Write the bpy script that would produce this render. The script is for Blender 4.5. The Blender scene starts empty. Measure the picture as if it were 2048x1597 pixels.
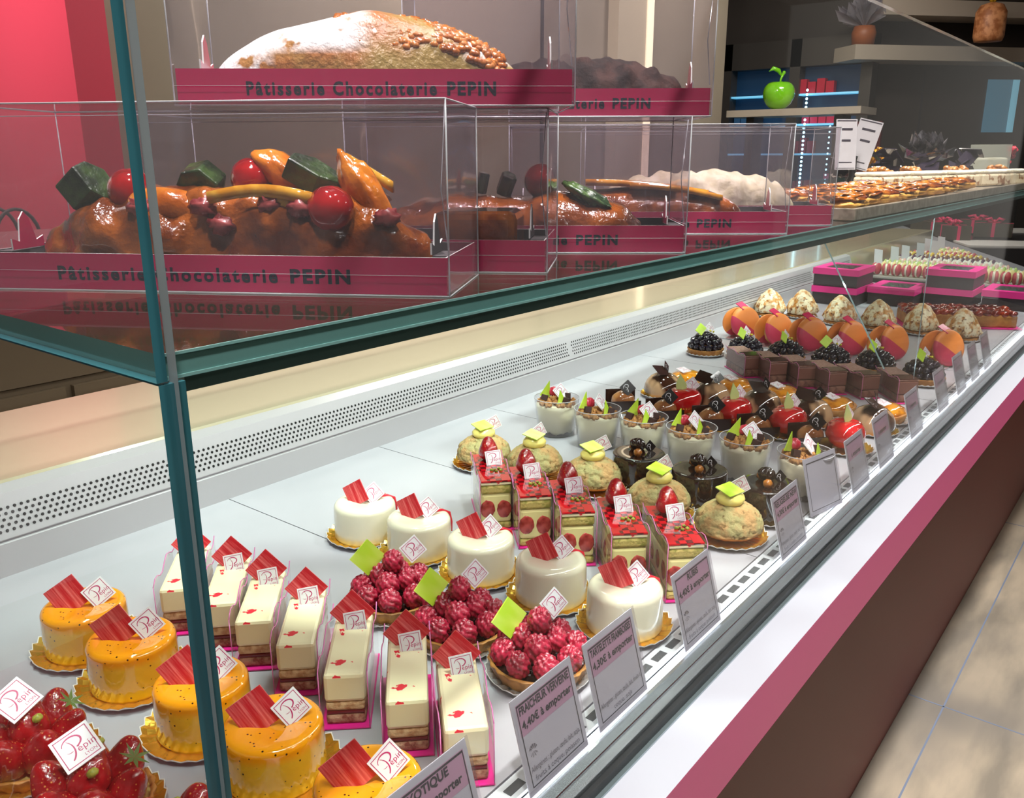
import bpy, math, random
from mathutils import Vector, Matrix, noise
C = bpy.context.scene.collection
PI = math.pi
Z0 = 0.88          # height of the cold deck above the shop floor
CAM_H = 0.42       # camera height above the deck
R = math.radians

# ------------------------------------------------------------------ camera
cam = bpy.data.cameras.new('camera')
cam.sensor_fit = 'HORIZONTAL'; cam.sensor_width = 36.0
cam.lens = 1702.0 / 2048.0 * 36.0
cam.clip_start = 0.01
co = bpy.data.objects.new('camera', cam); C.objects.link(co)
_f = Vector((0.75319322, 0.59776593, -0.27454666)); _r = Vector((0.62096371, -0.7838333, -0.00307122)); _u = Vector((0.21703468, 0.16817029, 0.96156887))
co.matrix_world = Matrix(((_r.x, _u.x, -_f.x, 0), (_r.y, _u.y, -_f.y, 0), (_r.z, _u.z, -_f.z, Z0 + CAM_H), (0, 0, 0, 1)))
bpy.context.scene.camera = co

# ------------------------------------------------------------------ world, lamps, exposure
vs = bpy.context.scene.view_settings
vs.view_transform = 'Standard'; vs.look = 'None'; vs.gamma = 1.0; vs.use_curve_mapping = False
vs.exposure = 0.0
bpy.context.scene.cycles.transparent_max_bounces = 32
cy = bpy.context.scene.cycles
cy.max_bounces = 7; cy.diffuse_bounces = 3; cy.glossy_bounces = 3; cy.use_adaptive_sampling = True; cy.adaptive_threshold = 0.08
cy.sample_clamp_indirect = 4.0
bpy.context.scene.cycles.use_denoising = True
w = bpy.data.worlds.new('shop_light'); bpy.context.scene.world = w; w.use_nodes = True
w.node_tree.nodes['Background'].inputs[0].default_value = (1.0, 0.93, 0.86, 1)
w.node_tree.nodes['Background'].inputs[1].default_value = 0.18

def area(name, loc, size, watts, color=(1, 0.95, 0.88), aim=None, spread=180, sizey=None):
    l = bpy.data.lights.new(name, 'AREA'); l.energy = watts; l.color = color
    l.shape = 'DISK' if sizey is None else 'RECTANGLE'; l.size = size
    if sizey is not None: l.size_y = sizey
    l.spread = R(spread)
    o = bpy.data.objects.new(name, l); C.objects.link(o)
    o.location = (loc[0], loc[1], loc[2] + Z0)
    d = Vector(aim if aim else (loc[0], loc[1], loc[2] - 1)) - Vector(loc)
    o.rotation_euler = d.to_track_quat('-Z', 'Y').to_euler()
    return o
for i, (x, y) in enumerate([(-0.1, -0.05), (0.6, -0.05), (1.3, -0.05), (2.0, -0.05), (2.7, 0.0), (0.3, 0.6), (1.2, 0.6), (2.2, 0.6)]):
    area('ceiling_spot', (x, y, 1.72), 0.11, 6.6, (1, 0.97, 0.94), aim=(x + 0.15, 0.5, 0.0), spread=75)
area('ceiling_spot', (3.4, 0.3, 1.72), 0.3, 14.0)
area('ceiling_spot', (4.6, 1.2, 1.72), 0.3, 10.0)
area('ceiling_spot', (0.7, -1.3, 1.72), 0.35, 6.0)
area('ceiling_spot', (2.6, -1.2, 1.72), 0.35, 6.0)
area('wall_washer', (0.25, 2.3, 1.70), 0.25, 17.0, (1, 0.88, 0.78), aim=(1.2, 2.9, 0.6), spread=110)
area('back_room_glow', (2.6, 1.7, 1.72), 0.4, 32.0, (1, 0.92, 0.82), aim=(2.6, 2.4, 0.6))
area('shelf_led', (1.62, 0.2925, 0.3352), 2.85, 7.0, (1, 0.985, 0.96), aim=(1.62, 0.52, 0.0), sizey=0.006)
area('rear_wall_glow', (4.4, 1.5, 1.72), 0.5, 16.0, (1, 0.92, 0.82), aim=(4.8, 2.4, 0.6))

# ------------------------------------------------------------------ materials
def lin(h):
    if isinstance(h, str):
        h = h.lstrip('#'); v = [int(h[i:i + 2], 16) / 255 for i in (0, 2, 4)]
    else: v = h
    return tuple(c / 12.92 if c <= 0.04045 else ((c + 0.055) / 1.055) ** 2.4 for c in v) + (1.0,)
MATS = {}
def mat(name, c, rough=0.5, met=0.0, coat=0.0, c2=None, ns=60.0, nd=3.0, lo=0.4, hi=0.6, bump=0.0, bs=80.0, sss=0.0, stretch=None, spec=0.5, emit=None, coatr=0.05, bd=4.0):
    if name in MATS: return MATS[name]
    m = bpy.data.materials.new(name); m.use_nodes = True; MATS[name] = m
    nt = m.node_tree; N = nt.nodes; L = nt.links; b = N['Principled BSDF']
    b.inputs['Base Color'].default_value = lin(c); b.inputs['Roughness'].default_value = rough
    b.inputs['Metallic'].default_value = met; b.inputs['Coat Weight'].default_value = coat
    b.inputs['Coat Roughness'].default_value = coatr; b.inputs['Specular IOR Level'].default_value = spec
    if sss and False:
        b.inputs['Subsurface Weight'].default_value = sss; b.inputs['Subsurface Scale'].default_value = 0.004
        b.inputs['Subsurface Radius'].default_value = (1.0, 0.5, 0.3)
    if emit:
        b.inputs['Emission Color'].default_value = lin(emit[0]); b.inputs['Emission Strength'].default_value = emit[1]
    tc = N.new('ShaderNodeTexCoord'); mp = N.new('ShaderNodeMapping'); L.new(tc.outputs['Object'], mp.inputs[0])
    if stretch: mp.inputs['Scale'].default_value = stretch
    if c2 is not None:
        n = N.new('ShaderNodeTexNoise'); n.inputs['Scale'].default_value = ns; n.inputs['Detail'].default_value = nd
        L.new(mp.outputs[0], n.inputs['Vector'])
        r = N.new('ShaderNodeValToRGB'); r.color_ramp.elements[0].position = lo; r.color_ramp.elements[1].position = hi
        r.color_ramp.elements[0].color = lin(c); r.color_ramp.elements[1].color = lin(c2)
        L.new(n.outputs['Fac'], r.inputs[0]); L.new(r.outputs[0], b.inputs['Base Color'])
        m['ramp'] = r.name
    if bump:
        n = N.new('ShaderNodeTexNoise'); n.inputs['Scale'].default_value = bs; n.inputs['Detail'].default_value = bd
        L.new(mp.outputs[0], n.inputs['Vector'])
        bp = N.new('ShaderNodeBump'); bp.inputs['Strength'].default_value = bump; bp.inputs['Distance'].default_value = 0.002
        L.new(n.outputs['Fac'], bp.inputs['Height']); L.new(bp.outputs[0], b.inputs['Normal'])
    return m
def overlay(m, c, kind='noise', scale=100, lo=0.5, hi=0.55, zlo=None, zhi=None, axis=2, xlo=None, xhi=None):
    """mix colour c over the base colour where a noise/voronoi/height mask says so (object coordinates)"""
    nt = m.node_tree; N = nt.nodes; L = nt.links; b = N['Principled BSDF']
    mx = N.new('ShaderNodeMix'); mx.data_type = 'RGBA'
    src = b.inputs['Base Color'].links[0].from_socket if b.inputs['Base Color'].is_linked else None
    if src: L.new(src, mx.inputs[6])
    else: mx.inputs[6].default_value = b.inputs['Base Color'].default_value
    mx.inputs[7].default_value = lin(c)
    tc = N.new('ShaderNodeTexCoord'); fac = None
    if kind == 'noise':
        n = N.new('ShaderNodeTexNoise'); n.inputs['Scale'].default_value = scale; n.inputs['Detail'].default_value = 3
        L.new(tc.outputs['Object'], n.inputs['Vector'])
        mr = N.new('ShaderNodeMapRange'); mr.inputs[1].default_value = lo; mr.inputs[2].default_value = hi
        L.new(n.outputs['Fac'], mr.inputs[0]); fac = mr.outputs[0]
    elif kind == 'voronoi':
        n = N.new('ShaderNodeTexVoronoi'); n.inputs['Scale'].default_value = scale
        L.new(tc.outputs['Object'], n.inputs['Vector'])
        mr = N.new('ShaderNodeMapRange'); mr.inputs[1].default_value = hi; mr.inputs[2].default_value = lo
        L.new(n.outputs['Distance'], mr.inputs[0]); fac = mr.outputs[0]
    if zlo is not None:
        sx = N.new('ShaderNodeSeparateXYZ'); L.new(tc.outputs['Object'], sx.inputs[0])
        mr = N.new('ShaderNodeMapRange'); mr.inputs[1].default_value = zlo; mr.inputs[2].default_value = zhi
        L.new(sx.outputs[axis], mr.inputs[0])
        if fac is None: fac = mr.outputs[0]
        else:
            mm = N.new('ShaderNodeMath'); mm.operation = 'MULTIPLY'; L.new(fac, mm.inputs[0]); L.new(mr.outputs[0], mm.inputs[1]); fac = mm.outputs[0]
    if xlo is not None:
        sx = N.new('ShaderNodeSeparateXYZ'); L.new(tc.outputs['Object'], sx.inputs[0])
        mr = N.new('ShaderNodeMapRange'); mr.inputs[1].default_value = xlo; mr.inputs[2].default_value = xhi
        L.new(sx.outputs[0], mr.inputs[0])
        mm = N.new('ShaderNodeMath'); mm.operation = 'MULTIPLY'; L.new(fac, mm.inputs[0]); L.new(mr.outputs[0], mm.inputs[1]); fac = mm.outputs[0]
    L.new(fac, mx.inputs[0]); L.new(mx.outputs[2], b.inputs['Base Color'])
    return m
def clear(name, tint='ffffff', haze=0.0, hc='ffffff', rough=0.02, ior=1.45, gl='ffffff'):
    if name in MATS: return MATS[name]
    m = bpy.data.materials.new(name); m.use_nodes = True; MATS[name] = m
    nt = m.node_tree; N = nt.nodes; L = nt.links; N.remove(N['Principled BSDF']); out = N['Material Output']
    t = N.new('ShaderNodeBsdfTransparent'); t.inputs[0].default_value = lin(tint)
    g = N.new('ShaderNodeBsdfGlossy'); g.inputs[0].default_value = lin(gl); g.inputs['Roughness'].default_value = rough
    fr = N.new('ShaderNodeFresnel'); geo = N.new('ShaderNodeNewGeometry'); mi = N.new('ShaderNodeMix'); mi.inputs[2].default_value = ior; mi.inputs[3].default_value = 1.0 / ior
    L.new(geo.outputs['Backfacing'], mi.inputs[0]); L.new(mi.outputs[0], fr.inputs[0])   # same strength on both sides of a thin sheet
    mx = N.new('ShaderNodeMixShader'); L.new(fr.outputs[0], mx.inputs[0]); L.new(t.outputs[0], mx.inputs[1]); L.new(g.outputs[0], mx.inputs[2])
    last = mx
    if haze:
        d = N.new('ShaderNodeBsdfDiffuse'); d.inputs[0].default_value = lin(hc)
        m2 = N.new('ShaderNodeMixShader'); m2.inputs[0].default_value = haze
        L.new(mx.outputs[0], m2.inputs[1]); L.new(d.outputs[0], m2.inputs[2]); last = m2
    L.new(last.outputs[0], out.inputs[0])
    return m

# ------------------------------------------------------------------ mesh builder
class MB:
    def __init__(s): s.v = []; s.f = []; s.m = []; s.sm = []
    def add(s, vs, fs, mi=0, smooth=False, M=None):
        o = len(s.v)
        s.v += [tuple(M @ Vector(v)) if M is not None else tuple(v) for v in vs]
        for f in fs: s.f.append(tuple(i + o for i in f)); s.m.append(mi); s.sm.append(smooth)
        return s
    def box(s, x0, x1, y0, y1, z0, z1, mi=0, M=None, mis=None):
        v = [(x0, y0, z0), (x1, y0, z0), (x1, y1, z0), (x0, y1, z0), (x0, y0, z1), (x1, y0, z1), (x1, y1, z1), (x0, y1, z1)]
        f = [(0, 3, 2, 1), (4, 5, 6, 7), (0, 1, 5, 4), (1, 2, 6, 5), (2, 3, 7, 6), (3, 0, 4, 7)]
        if mis is None: return s.add(v, f, mi, False, M)
        o = len(s.v); s.add(v, f, 0, False, M)
        for k in range(6): s.m[-6 + k] = mis[k]      # bottom, top, -y, +x, +y, -x
        return s
    def lathe(s, prof, n=32, mi=0, smooth=True, M=None, rmod=None, mif=None):
        vs = []; fs = []
        for k, (r, z) in enumerate(prof):
            for j in range(n):
                a = 2 * PI * j / n; rr, zz = (r, z)
                if rmod: rr, zz = rmod(r, z, a, k)
                vs.append((rr * math.cos(a), rr * math.sin(a), zz))
        for k in range(len(prof) - 1):
            for j in range(n):
                j2 = (j + 1) % n
                fs.append((k * n + j, k * n + j2, (k + 1) * n + j2, (k + 1) * n + j))
        b = len(s.f)
        s.add(vs, fs, mi, smooth, M)
        if mif:
            for q in range(len(fs)): s.m[b + q] = mif(q // n)
        if prof[0][0] > 1e-6: s.add([vs[j] for j in range(n)], [tuple(reversed(range(n)))], mi if not mif else mif(0), False, M)
        if prof[-1][0] > 1e-6: s.add([vs[(len(prof) - 1) * n + j] for j in range(n)], [tuple(range(n))], mi if not mif else mif(len(prof) - 2), False, M)
        return s
    def prism(s, poly, z0, z1, mi=0, M=None, top=None, smooth=False):
        n = len(poly); v = [(x, y, z0) for x, y in poly] + [(x, y, z1) for x, y in poly]
        s.add(v, [tuple(reversed(range(n)))], mi, False, M)
        o = len(s.v) - 2 * n
        s.f.append(tuple(o + n + i for i in range(n))); s.m.append(mi if top is None else top); s.sm.append(False)
        for i in range(n):
            j = (i + 1) % n; s.f.append((o + i, o + j, o + n + j, o + n + i)); s.m.append(mi); s.sm.append(smooth)
        return s
    def tube(s, pts, r, n=6, mi=0, smooth=True, closed=False, M=None):
        pts = [Vector(p) for p in pts]; rings = []; N = len(pts)
        up = Vector((0, 0, 1))
        for i, p in enumerate(pts):
            a = pts[max(i - 1, 0)] if not closed else pts[i - 1]; b = pts[min(i + 1, N - 1)] if not closed else pts[(i + 1) % N]
            t = (b - a).normalized(); x = t.cross(up)
            if x.length < 1e-3: x = t.cross(Vector((1, 0, 0)))
            x.normalize(); y = x.cross(t); rr = r[i] if isinstance(r, (list, tuple)) else r
            rings.append([p + (x * math.cos(2 * PI * k / n) + y * math.sin(2 * PI * k / n)) * rr for k in range(n)])
        vs = [v for q in rings for v in q]; fs = []
        for i in range(N if closed else N - 1):
            i2 = (i + 1) % N
            for k in range(n): k2 = (k + 1) % n; fs.append((i * n + k, i * n + k2, i2 * n + k2, i2 * n + k))
        if not closed: fs += [tuple(reversed(range(n))), tuple((N - 1) * n + k for k in range(n))]
        return s.add(vs, fs, mi, smooth, M)
    def ball(s, c, r, nu=12, nv=8, mi=0, sc=(1, 1, 1), rough=0.0, seed=0.0, M=None, fn=None, freq=3.0):
        vs = []; fs = []
        for i in range(nv + 1):
            th = PI * i / nv
            for j in range(nu):
                a = 2 * PI * j / nu; d = Vector((math.sin(th) * math.cos(a), math.sin(th) * math.sin(a), math.cos(th)))
                k = 1.0
                if rough: k += rough * noise.noise(d * freq + Vector((seed, seed * 1.7, 0)))
                if fn: k *= fn(d)
                vs.append((c[0] + d.x * r * sc[0] * k, c[1] + d.y * r * sc[1] * k, c[2] + d.z * r * sc[2] * k))
        for i in range(nv):
            for j in range(nu): j2 = (j + 1) % nu; fs.append((i * nu + j, (i + 1) * nu + j, (i + 1) * nu + j2, i * nu + j2))
        return s.add(vs, fs, mi, True, M)
    def mesh(s, name, mats):
        me = bpy.data.meshes.new(name); me.from_pydata(s.v, [], s.f)
        for m in mats: me.materials.append(m)
        me.polygons.foreach_set('material_index', s.m); me.polygons.foreach_set('use_smooth', s.sm)
        me.update(); return me

def obj(name, mb, mats, parent=None, loc=(0, 0, 0), rot=None, M=None, bevel=0.0, sub=0, kind=None, label=None):
    me = mb.mesh(name, mats if isinstance(mats, (list, tuple)) else [mats]) if isinstance(mb, MB) else mb
    o = bpy.data.objects.new(name, me); C.objects.link(o)
    if parent is not None: o.parent = parent
    if M is not None: o.matrix_local = M
    else:
        o.location = loc
        if rot: o.rotation_euler = rot
    if bevel:
        b = o.modifiers.new('bevel', 'BEVEL'); b.width = bevel; b.segments = 2; b.limit_method = 'ANGLE'; b.angle_limit = R(50)
    if sub:
        b = o.modifiers.new('sub', 'SUBSURF'); b.levels = sub; b.render_levels = sub
    if kind: o['kind'] = kind
    if label: o['label'] = label
    return o
def tag(o, label, cat, group=None, kind=None):
    o['label'] = label; o['category'] = cat
    if group: o['group'] = group
    if kind: o['kind'] = kind
    return o
def thing(name, x=0, y=0, z=0, rz=0, label='', cat='', group=None):
    o = bpy.data.objects.new(name, None); C.objects.link(o); o.empty_display_size = 0.01
    o.location = (x, y, z + Z0); o.rotation_euler = (0, 0, rz)
    return tag(o, label, cat, group)
def copy_tree(o, parent=None):
    c = o.copy(); C.objects.link(c)
    if parent is not None: c.parent = parent
    for ch in list(o.children): copy_tree(ch, c)
    return c
def struct(name, mb, mats, bevel=0.0):
    o = obj(name, mb, mats, loc=(0, 0, Z0), bevel=bevel); o['kind'] = 'structure'; return o
def frame(p, n, roll=0.0, s=1.0):
    """matrix whose z axis is n, x axis horizontal (to the right seen from the front), rolled by roll degrees"""
    n = Vector(n).normalized(); x = Vector((0, 0, 1)).cross(n)
    if x.length < 1e-4: x = Vector((1, 0, 0))
    x.normalize(); y = n.cross(x); a = R(roll)
    X = x * math.cos(a) + y * math.sin(a); Y = n.cross(X)
    return Matrix(((X.x * s, Y.x * s, n.x * s, p[0]), (X.y * s, Y.y * s, n.y * s, p[1]), (X.z * s, Y.z * s, n.z * s, p[2]), (0, 0, 0, 1)))
ORD = {3: ['farthest back', 'middle', 'frontmost'],
       4: ['farthest back', 'second from the back', 'second from the front', 'frontmost'],
       5: ['farthest back', 'second from the back', 'middle', 'second from the front', 'frontmost'],
       6: ['farthest back', 'second from the back', 'third from the back', 'third from the front', 'second from the front', 'frontmost'],
       7: ['farthest back', 'second from the back', 'third from the back', 'middle', 'third from the front', 'second from the front', 'frontmost']}
def row(proto, spots, fmt, group, z=0, jitter=8, seed=1, rz=None):
    """one proto, copied along its row; every copy gets a label that names its place in the row"""
    rnd = random.Random(seed); z = z + 0.0006
    for i, p in enumerate(spots):
        o = proto if i == 0 else copy_tree(proto)
        o.location = (p[0], p[1], z + Z0)
        o.rotation_euler = (0, 0, R(rnd.uniform(-jitter, jitter)) if rz is None else rz[i])
        o['label'] = fmt % ORD[len(spots)][i]; o['group'] = group

_txt = {}
def text_geo(s, size=0.01, align='CENTER', bold=0.0, spacing=1.0, font_shear=0.0):
    key = (s, size, align, bold, spacing, font_shear)
    if key in _txt: return _txt[key]
    cu = bpy.data.curves.new('lettering', 'FONT'); cu.body = s; cu.size = size; cu.align_x = align; cu.align_y = 'CENTER'
    cu.resolution_u = 3; cu.offset = bold; cu.space_character = spacing; cu.shear = font_shear
    o = bpy.data.objects.new('lettering', cu); C.objects.link(o)
    dg = bpy.context.evaluated_depsgraph_get(); me = bpy.data.meshes.new_from_object(o.evaluated_get(dg))
    g = ([tuple(v.co) for v in me.vertices], [tuple(p.vertices) for p in me.polygons])
    bpy.data.objects.remove(o); bpy.data.curves.remove(cu); bpy.data.meshes.remove(me)
    _txt[key] = g; return g
def T(x=0, y=0, z=0): return Matrix.Translation((x, y, z))
def RZ(a): return Matrix.Rotation(a, 4, 'Z')
def RX(a): return Matrix.Rotation(a, 4, 'X')
def RY(a): return Matrix.Rotation(a, 4, 'Y')
# ------------------------------------------------------------------ shared materials
white_lam = mat('white laminate', 'a2a3ab', 0.4)
deck_m = mat('grey steel deck', 'b0adb4', 0.33, c2='a9a6ad', ns=6, bump=0.02, bs=300)
deck_dk = mat('joint dark', '2d2c30', 0.6)
sill_m = mat('cream lacquer', 'b0a48b', 0.18, coat=0.4, coatr=0.08)
vent_m = mat('vent metal', 'b9b4b8', 0.3, met=0.2)
hole_m = mat('hole dark', '120f10', 0.9)
pink_m = mat('pink trim', 'e05a92', 0.45)
burg_m = mat('burgundy laminate', '6a2320', 0.55, spec=0.2)
chrome = mat('brushed alu', 'c9ced2', 0.25, met=0.9)
rubber = mat('black rubber', '1b1d1e', 0.5)
teal = mat('glass edge', '28555f', 0.12, coat=0.5, c2='30616a', ns=8)
teal_s = mat('shelf glass edge', '587f7d', 0.12, coat=0.6, c2='638a87', ns=8)
teal_lt = mat('glass edge polished', '7fa8a6', 0.1, coat=0.5)
glass = clear('front glass', 'fbfdfc', 0.0, ior=1.13)
glass_sh = clear('shelf glass', 'e6efec', 0.0, ior=1.5)
film = clear('clear plastic film', 'f3f1f3', 0.035, 'e8e4ea', 0.04, 1.42)
filmfold = mat('plastic fold', 'c9c6cc', 0.15)
wall_m = mat('taupe wall paint', '9a8d7f', 0.6, c2='95887a', ns=3)
dark_wall = mat('dark panel', '3b3431', 0.5, c2='352f2c', ns=2)
brown_m = mat('brown cabinet', '7a6a56', 0.45)
wood = mat('wood look tile', 'bfb09a', 0.34, c2='8f8678', ns=4.0, nd=10, lo=0.40, hi=0.66, stretch=(0.8, 3.0, 1))
overlay(wood, '7f7a74', 'noise', 1.6, 0.52, 0.8)
grout_m = mat('grout', '77839b', 0.7)
ceil_m = mat('ceiling paint', 'b9b2aa', 0.8)

# ------------------------------------------------------------------ the setting
m = MB(); m.box(-3, 9, -3, 5, -0.92, -0.88, 0)
for k in range(-4, 1): m.box(-3, 9, 0.2885 + 0.62 * k, 0.2925 + 0.62 * k, -0.885, -0.8796, 1)
for i, x in enumerate([-0.55, 0.75, 2.06, 3.38, 4.7]):
    m.box(x, x + 0.004, -3, 0.4, -0.885, -0.8796, 1)
struct('floor', m, [wood, grout_m])
m = MB(); m.box(-3, 9, -3, 5, 1.86, 1.9); struct('ceiling', m, ceil_m)
m = MB(); m.box(1.27, 5.2, 2.45, 2.55, -0.88, 1.86); struct('wall_back', m, wall_m)
m = MB(); m.box(6.0, 6.1, 1.95, 5, -0.88, 1.86); struct('wall_right', m, dark_wall)
m = MB(); m.box(-3, 9, -3.1, -3.0, -0.88, 1.86); struct('wall_front', m, mat('shop front wall', '2a2421', 0.6))
m = MB(); m.box(5.3, 9, 4.9, 5.0, -0.88, 1.86); struct('wall_far', m, dark_wall)
pil = mat('raspberry red paint', 'cf3a56', 0.4)
m = MB(); m.box(1.165, 1.27, 2.40, 4.2, -0.88, 1.86); struct('wall_partition', m, pil)

# counter body: cross-section (y, z) pulled along x
X0, X1 = 0.155, 3.05
def extr(poly, x0, x1, mb, mis=None, mi=0):
    n = len(poly); v = [(x0, y, z) for y, z in poly] + [(x1, y, z) for y, z in poly]
    fs = []; 
    for i in range(n): j = (i + 1) % n; fs.append((i, i + n, j + n, j))
    fs.append(tuple(range(n))); fs.append(tuple(reversed(range(n, 2 * n))))
    b = len(mb.f); mb.add(v, fs, mi)
    if mis:
        for i in range(n): mb.m[b + i] = mis[i]
root = thing('display_counter', 1.6, 0.6, -Z0, label='long refrigerated pastry counter with white ledge, pink band and burgundy front panel', cat='display counter')
def cpart(name, mb, mats, bevel=0.0, **k):
    o = obj(name, mb, mats, root, bevel=bevel, **k); o.matrix_parent_inverse = Matrix.Translation((-1.6, -0.6, 0)); o.location = (0, 0, Z0); return o
root.location = (1.6, 0.6, 0)
m = MB()
for k in range(-1, 12):
    a = 0.566 + 0.2585 * (k - 0); b = a + 0.2585
    if k == -1: a = X0 + 0.01
    if a > 2.98: break
    m.box(a + 0.0007, min(b, X1) - 0.0007, 0.3155, 0.911, -0.012, 0.0, 0)
m.box(X0 + 0.008, X1, 0.314, 0.913, -0.03, -0.006, 1)
cpart('tray_deck', m, [deck_m, deck_dk])
m = MB(); extr([(0.911, -0.03), (0.911, 0.036), (0.9135, 0.038), (0.9135, 0.0395), (0.911, 0.0405), (0.9262, 0.085), (0.94, 0.0905), (0.95, 0.0905), (0.95, -0.03)], -0.6, X1, m, [0, 1, 1, 1, 1, 0, 0, 0, 0])
cpart('air_vent', m, [vent_m, vent_m])
hm = MB(); rr = 0.00185
ny = Vector((0.9262 - 0.911, 0.085 - 0.0405)); Lp = ny.length; ny /= Lp
for r_ in range(5):
    t = 0.0085 + r_ * 0.0058
    yy = 0.911 + ny.x * t; zz = 0.0405 + ny.y * t
    x = -0.3 + (0.00335 if r_ % 2 else 0)
    while x < X1 - 0.02:
        if (x * 1000) % 1330 > 12:
            vs = [(x + rr * math.cos(a), yy - 0.0004 + ny.x * rr * math.sin(a), zz + ny.y * rr * math.sin(a)) for a in [PI * q / 3 for q in range(6)]]
            hm.add(vs, [(0, 1, 2, 3, 4, 5)], 0)
        x += 0.0067
vo = cpart('vent_holes', hm, hole_m); vo['kind'] = 'stuff'
m = MB(); extr([(0.94, 0.0), (0.94, 0.0895), (0.944, 0.093), (1.212, 0.093), (1.218, 0.088), (1.218, -0.88), (1.0, -0.88)], -0.6, X1 + 1.2, m)
cpart('rear_worktop', m, sill_m)
# front channel with the slotted air grille and the light strip
m = MB(); m.box(X0 + 0.008, X1, 0.2985, 0.3145, -0.004, -0.001, 0)
x = 0.2; k = 0
while x < X1:
    m.box(x, x + 0.017, 0.3025, 0.3095, -0.0012, -0.0006, 1); x += 0.0255
cpart('air_slots', m, [mat('slot plate', 'd5d8dd', 0.3), mat('slot dark', '47484c', 0.6)])
m = MB(); m.box(X0 + 0.008, X1, 0.2895, 0.2985, -0.012, -0.006, 0); m.box(X0 + 0.008, X1, 0.2865, 0.2895, -0.014, -0.003, 1)
cpart('glow_strip', m, [mat('led diffuser', 'ffffff', 0.5, emit=('e8f4ff', 4.5)), chrome])
m = MB(); m.box(X0 - 0.004, X1, 0.2775, 0.2868, -0.03, -0.016, 0); m.box(X0 - 0.004, X1, 0.2735, 0.2778, -0.031, -0.021, 1); m.box(X0 - 0.004, X1, 0.2700, 0.2738, -0.0312, -0.0285, 2)
cpart('glass_rail', m, [chrome, rubber, mat('rail steel', '9fb0b3', 0.2, met=0.8)])
m = MB(); m.box(X0 - 0.6, 4.0, 0.234, 0.276, -0.094, -0.0305, 0, mis=[0, 0, 1, 0, 0, 0])
cpart('ledge', m, [white_lam, pink_m])
m = MB(); extr([(0.234, -0.0945), (0.234 + 0.137, -0.88), (0.9, -0.88), (0.9, -0.0945)], X0 - 0.6, X1 + 0.05, m); extr([(0.234, -0.0945), (0.371, -0.88), (0.385, -0.88), (0.25, -0.0945)], X1 + 0.05, 4.0, m)
cpart('front_panel', m, burg_m)

# glass: front pane, end panes, shelf
FH = 0.562
m = MB(); m.box(X0 + 0.002, 3.6, 0.2775, 0.2835, -0.028, FH, mis=[1, 1, 0, 1, 0, 1]); o = obj('front_glass_pane', m, [glass, mat('glass edge grey', '8f9a9c', 0.2, coat=0.5)], loc=(0, 0, Z0)); tag(o, 'tall clear front glass pane along the whole pastry counter', 'glass pane')
m = MB(); m.box(X0 - 0.004, X0 + 0.0065, 0.2805, 1.2, -0.028, 0.3415, mis=[1, 1, 1, 0, 1, 0])
o = obj('end_glass_pane', m, [glass, teal], loc=(0, 0, Z0)); tag(o, 'lower end glass pane with thick teal edge, below the glass shelf', 'glass pane')
m = MB(); m.box(X0 - 0.0045, X0 - 0.0003, 0.2805, 1.2, 0.3425, FH + 0.25, mis=[1, 1, 1, 0, 1, 0])
o = obj('upper_end_glass_pane', m, [glass, teal], loc=(0, 0, Z0)); tag(o, 'upper end glass pane with narrow teal edge, above the glass shelf', 'glass pane')
m = MB(); m.box(X0 + 0.0, 3.6, 0.2845, 0.90, 0.3425, 0.3517, mis=[0, 0, 1, 1, 1, 1])
m.box(X0, 3.6, 0.2838, 0.2846, 0.3420, 0.3432, 2); m.box(X0, 3.6, 0.2838, 0.2846, 0.3508, 0.3519, 2)
o = obj('glass_shelf', m, [glass_sh, teal_s, teal_lt], loc=(0, 0, Z0), bevel=0); tag(o, 'thick green-edged glass shelf carrying the boxed cakes', 'glass shelf')
m = MB(); m.box(X0 + 0.01, 3.05, 0.287, 0.298, 0.3355, 0.3422, 0)
o = obj('shelf_light_profile', m, mat('light profile', '56706e', 0.3, met=0.4), loc=(0, 0, Z0)); tag(o, 'slim grey lamp profile under the front edge of the glass shelf', 'lamp')
# glass fin that divides the case
m = MB(); q = [(0.353, 0.0), (0.353, 0.320), (0.463, 0.292), (0.537, 0.27), (0.378, 0.0)]
extr(q, 1.596, 1.604, m, [1, 1, 1, 1, 1]); m.m[-2:] = [0, 0]
o = obj('glass_divider', m, [glass, mat('fin edge', 'b4d4d8', 0.08, coat=0.8, met=0.3)], loc=(0, 0, Z0)); tag(o, 'slanted glass divider fin standing among the brown slices and orange macarons', 'glass divider')
# ------------------------------------------------------------------ small shared pieces of pastry
gold = mat('gold card', 'e8b848', 0.2, met=0.75, c2='d9a030', ns=40)
silver = mat('silver card', 'd9dade', 0.25, met=0.7)
whitecard = mat('white card', 'efecea', 0.5)
tagw = mat('tag white', 'f2f0f4', 0.35)
tagp = mat('tag pink ink', 'c0286a', 0.4)
tagb = mat('tag black', '1c1517', 0.25, coat=0.4)
tagl = mat('tag light ink', 'e6e2e6', 0.4)
green_choc = mat('pistachio green plaque', 'bfe03c', 0.28, c2='d4ea63', ns=90, nd=1, stretch=(1, 0.2, 1))
pale_green = mat('pale green plaque', 'c6e8a0', 0.28, c2='eef3dc', ns=90, nd=1, stretch=(1, 0.3, 1))
red_choc = mat('red striped plaque', 'c9202c', 0.28, c2='f07a78', ns=520, nd=4, lo=0.42, hi=0.72, stretch=(1, 0.05, 1), coat=0.2)
choc = mat('dark chocolate', '2c1511', 0.22, coat=0.3)
pink_base = mat('pink card', 'e0218a', 0.4)

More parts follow.
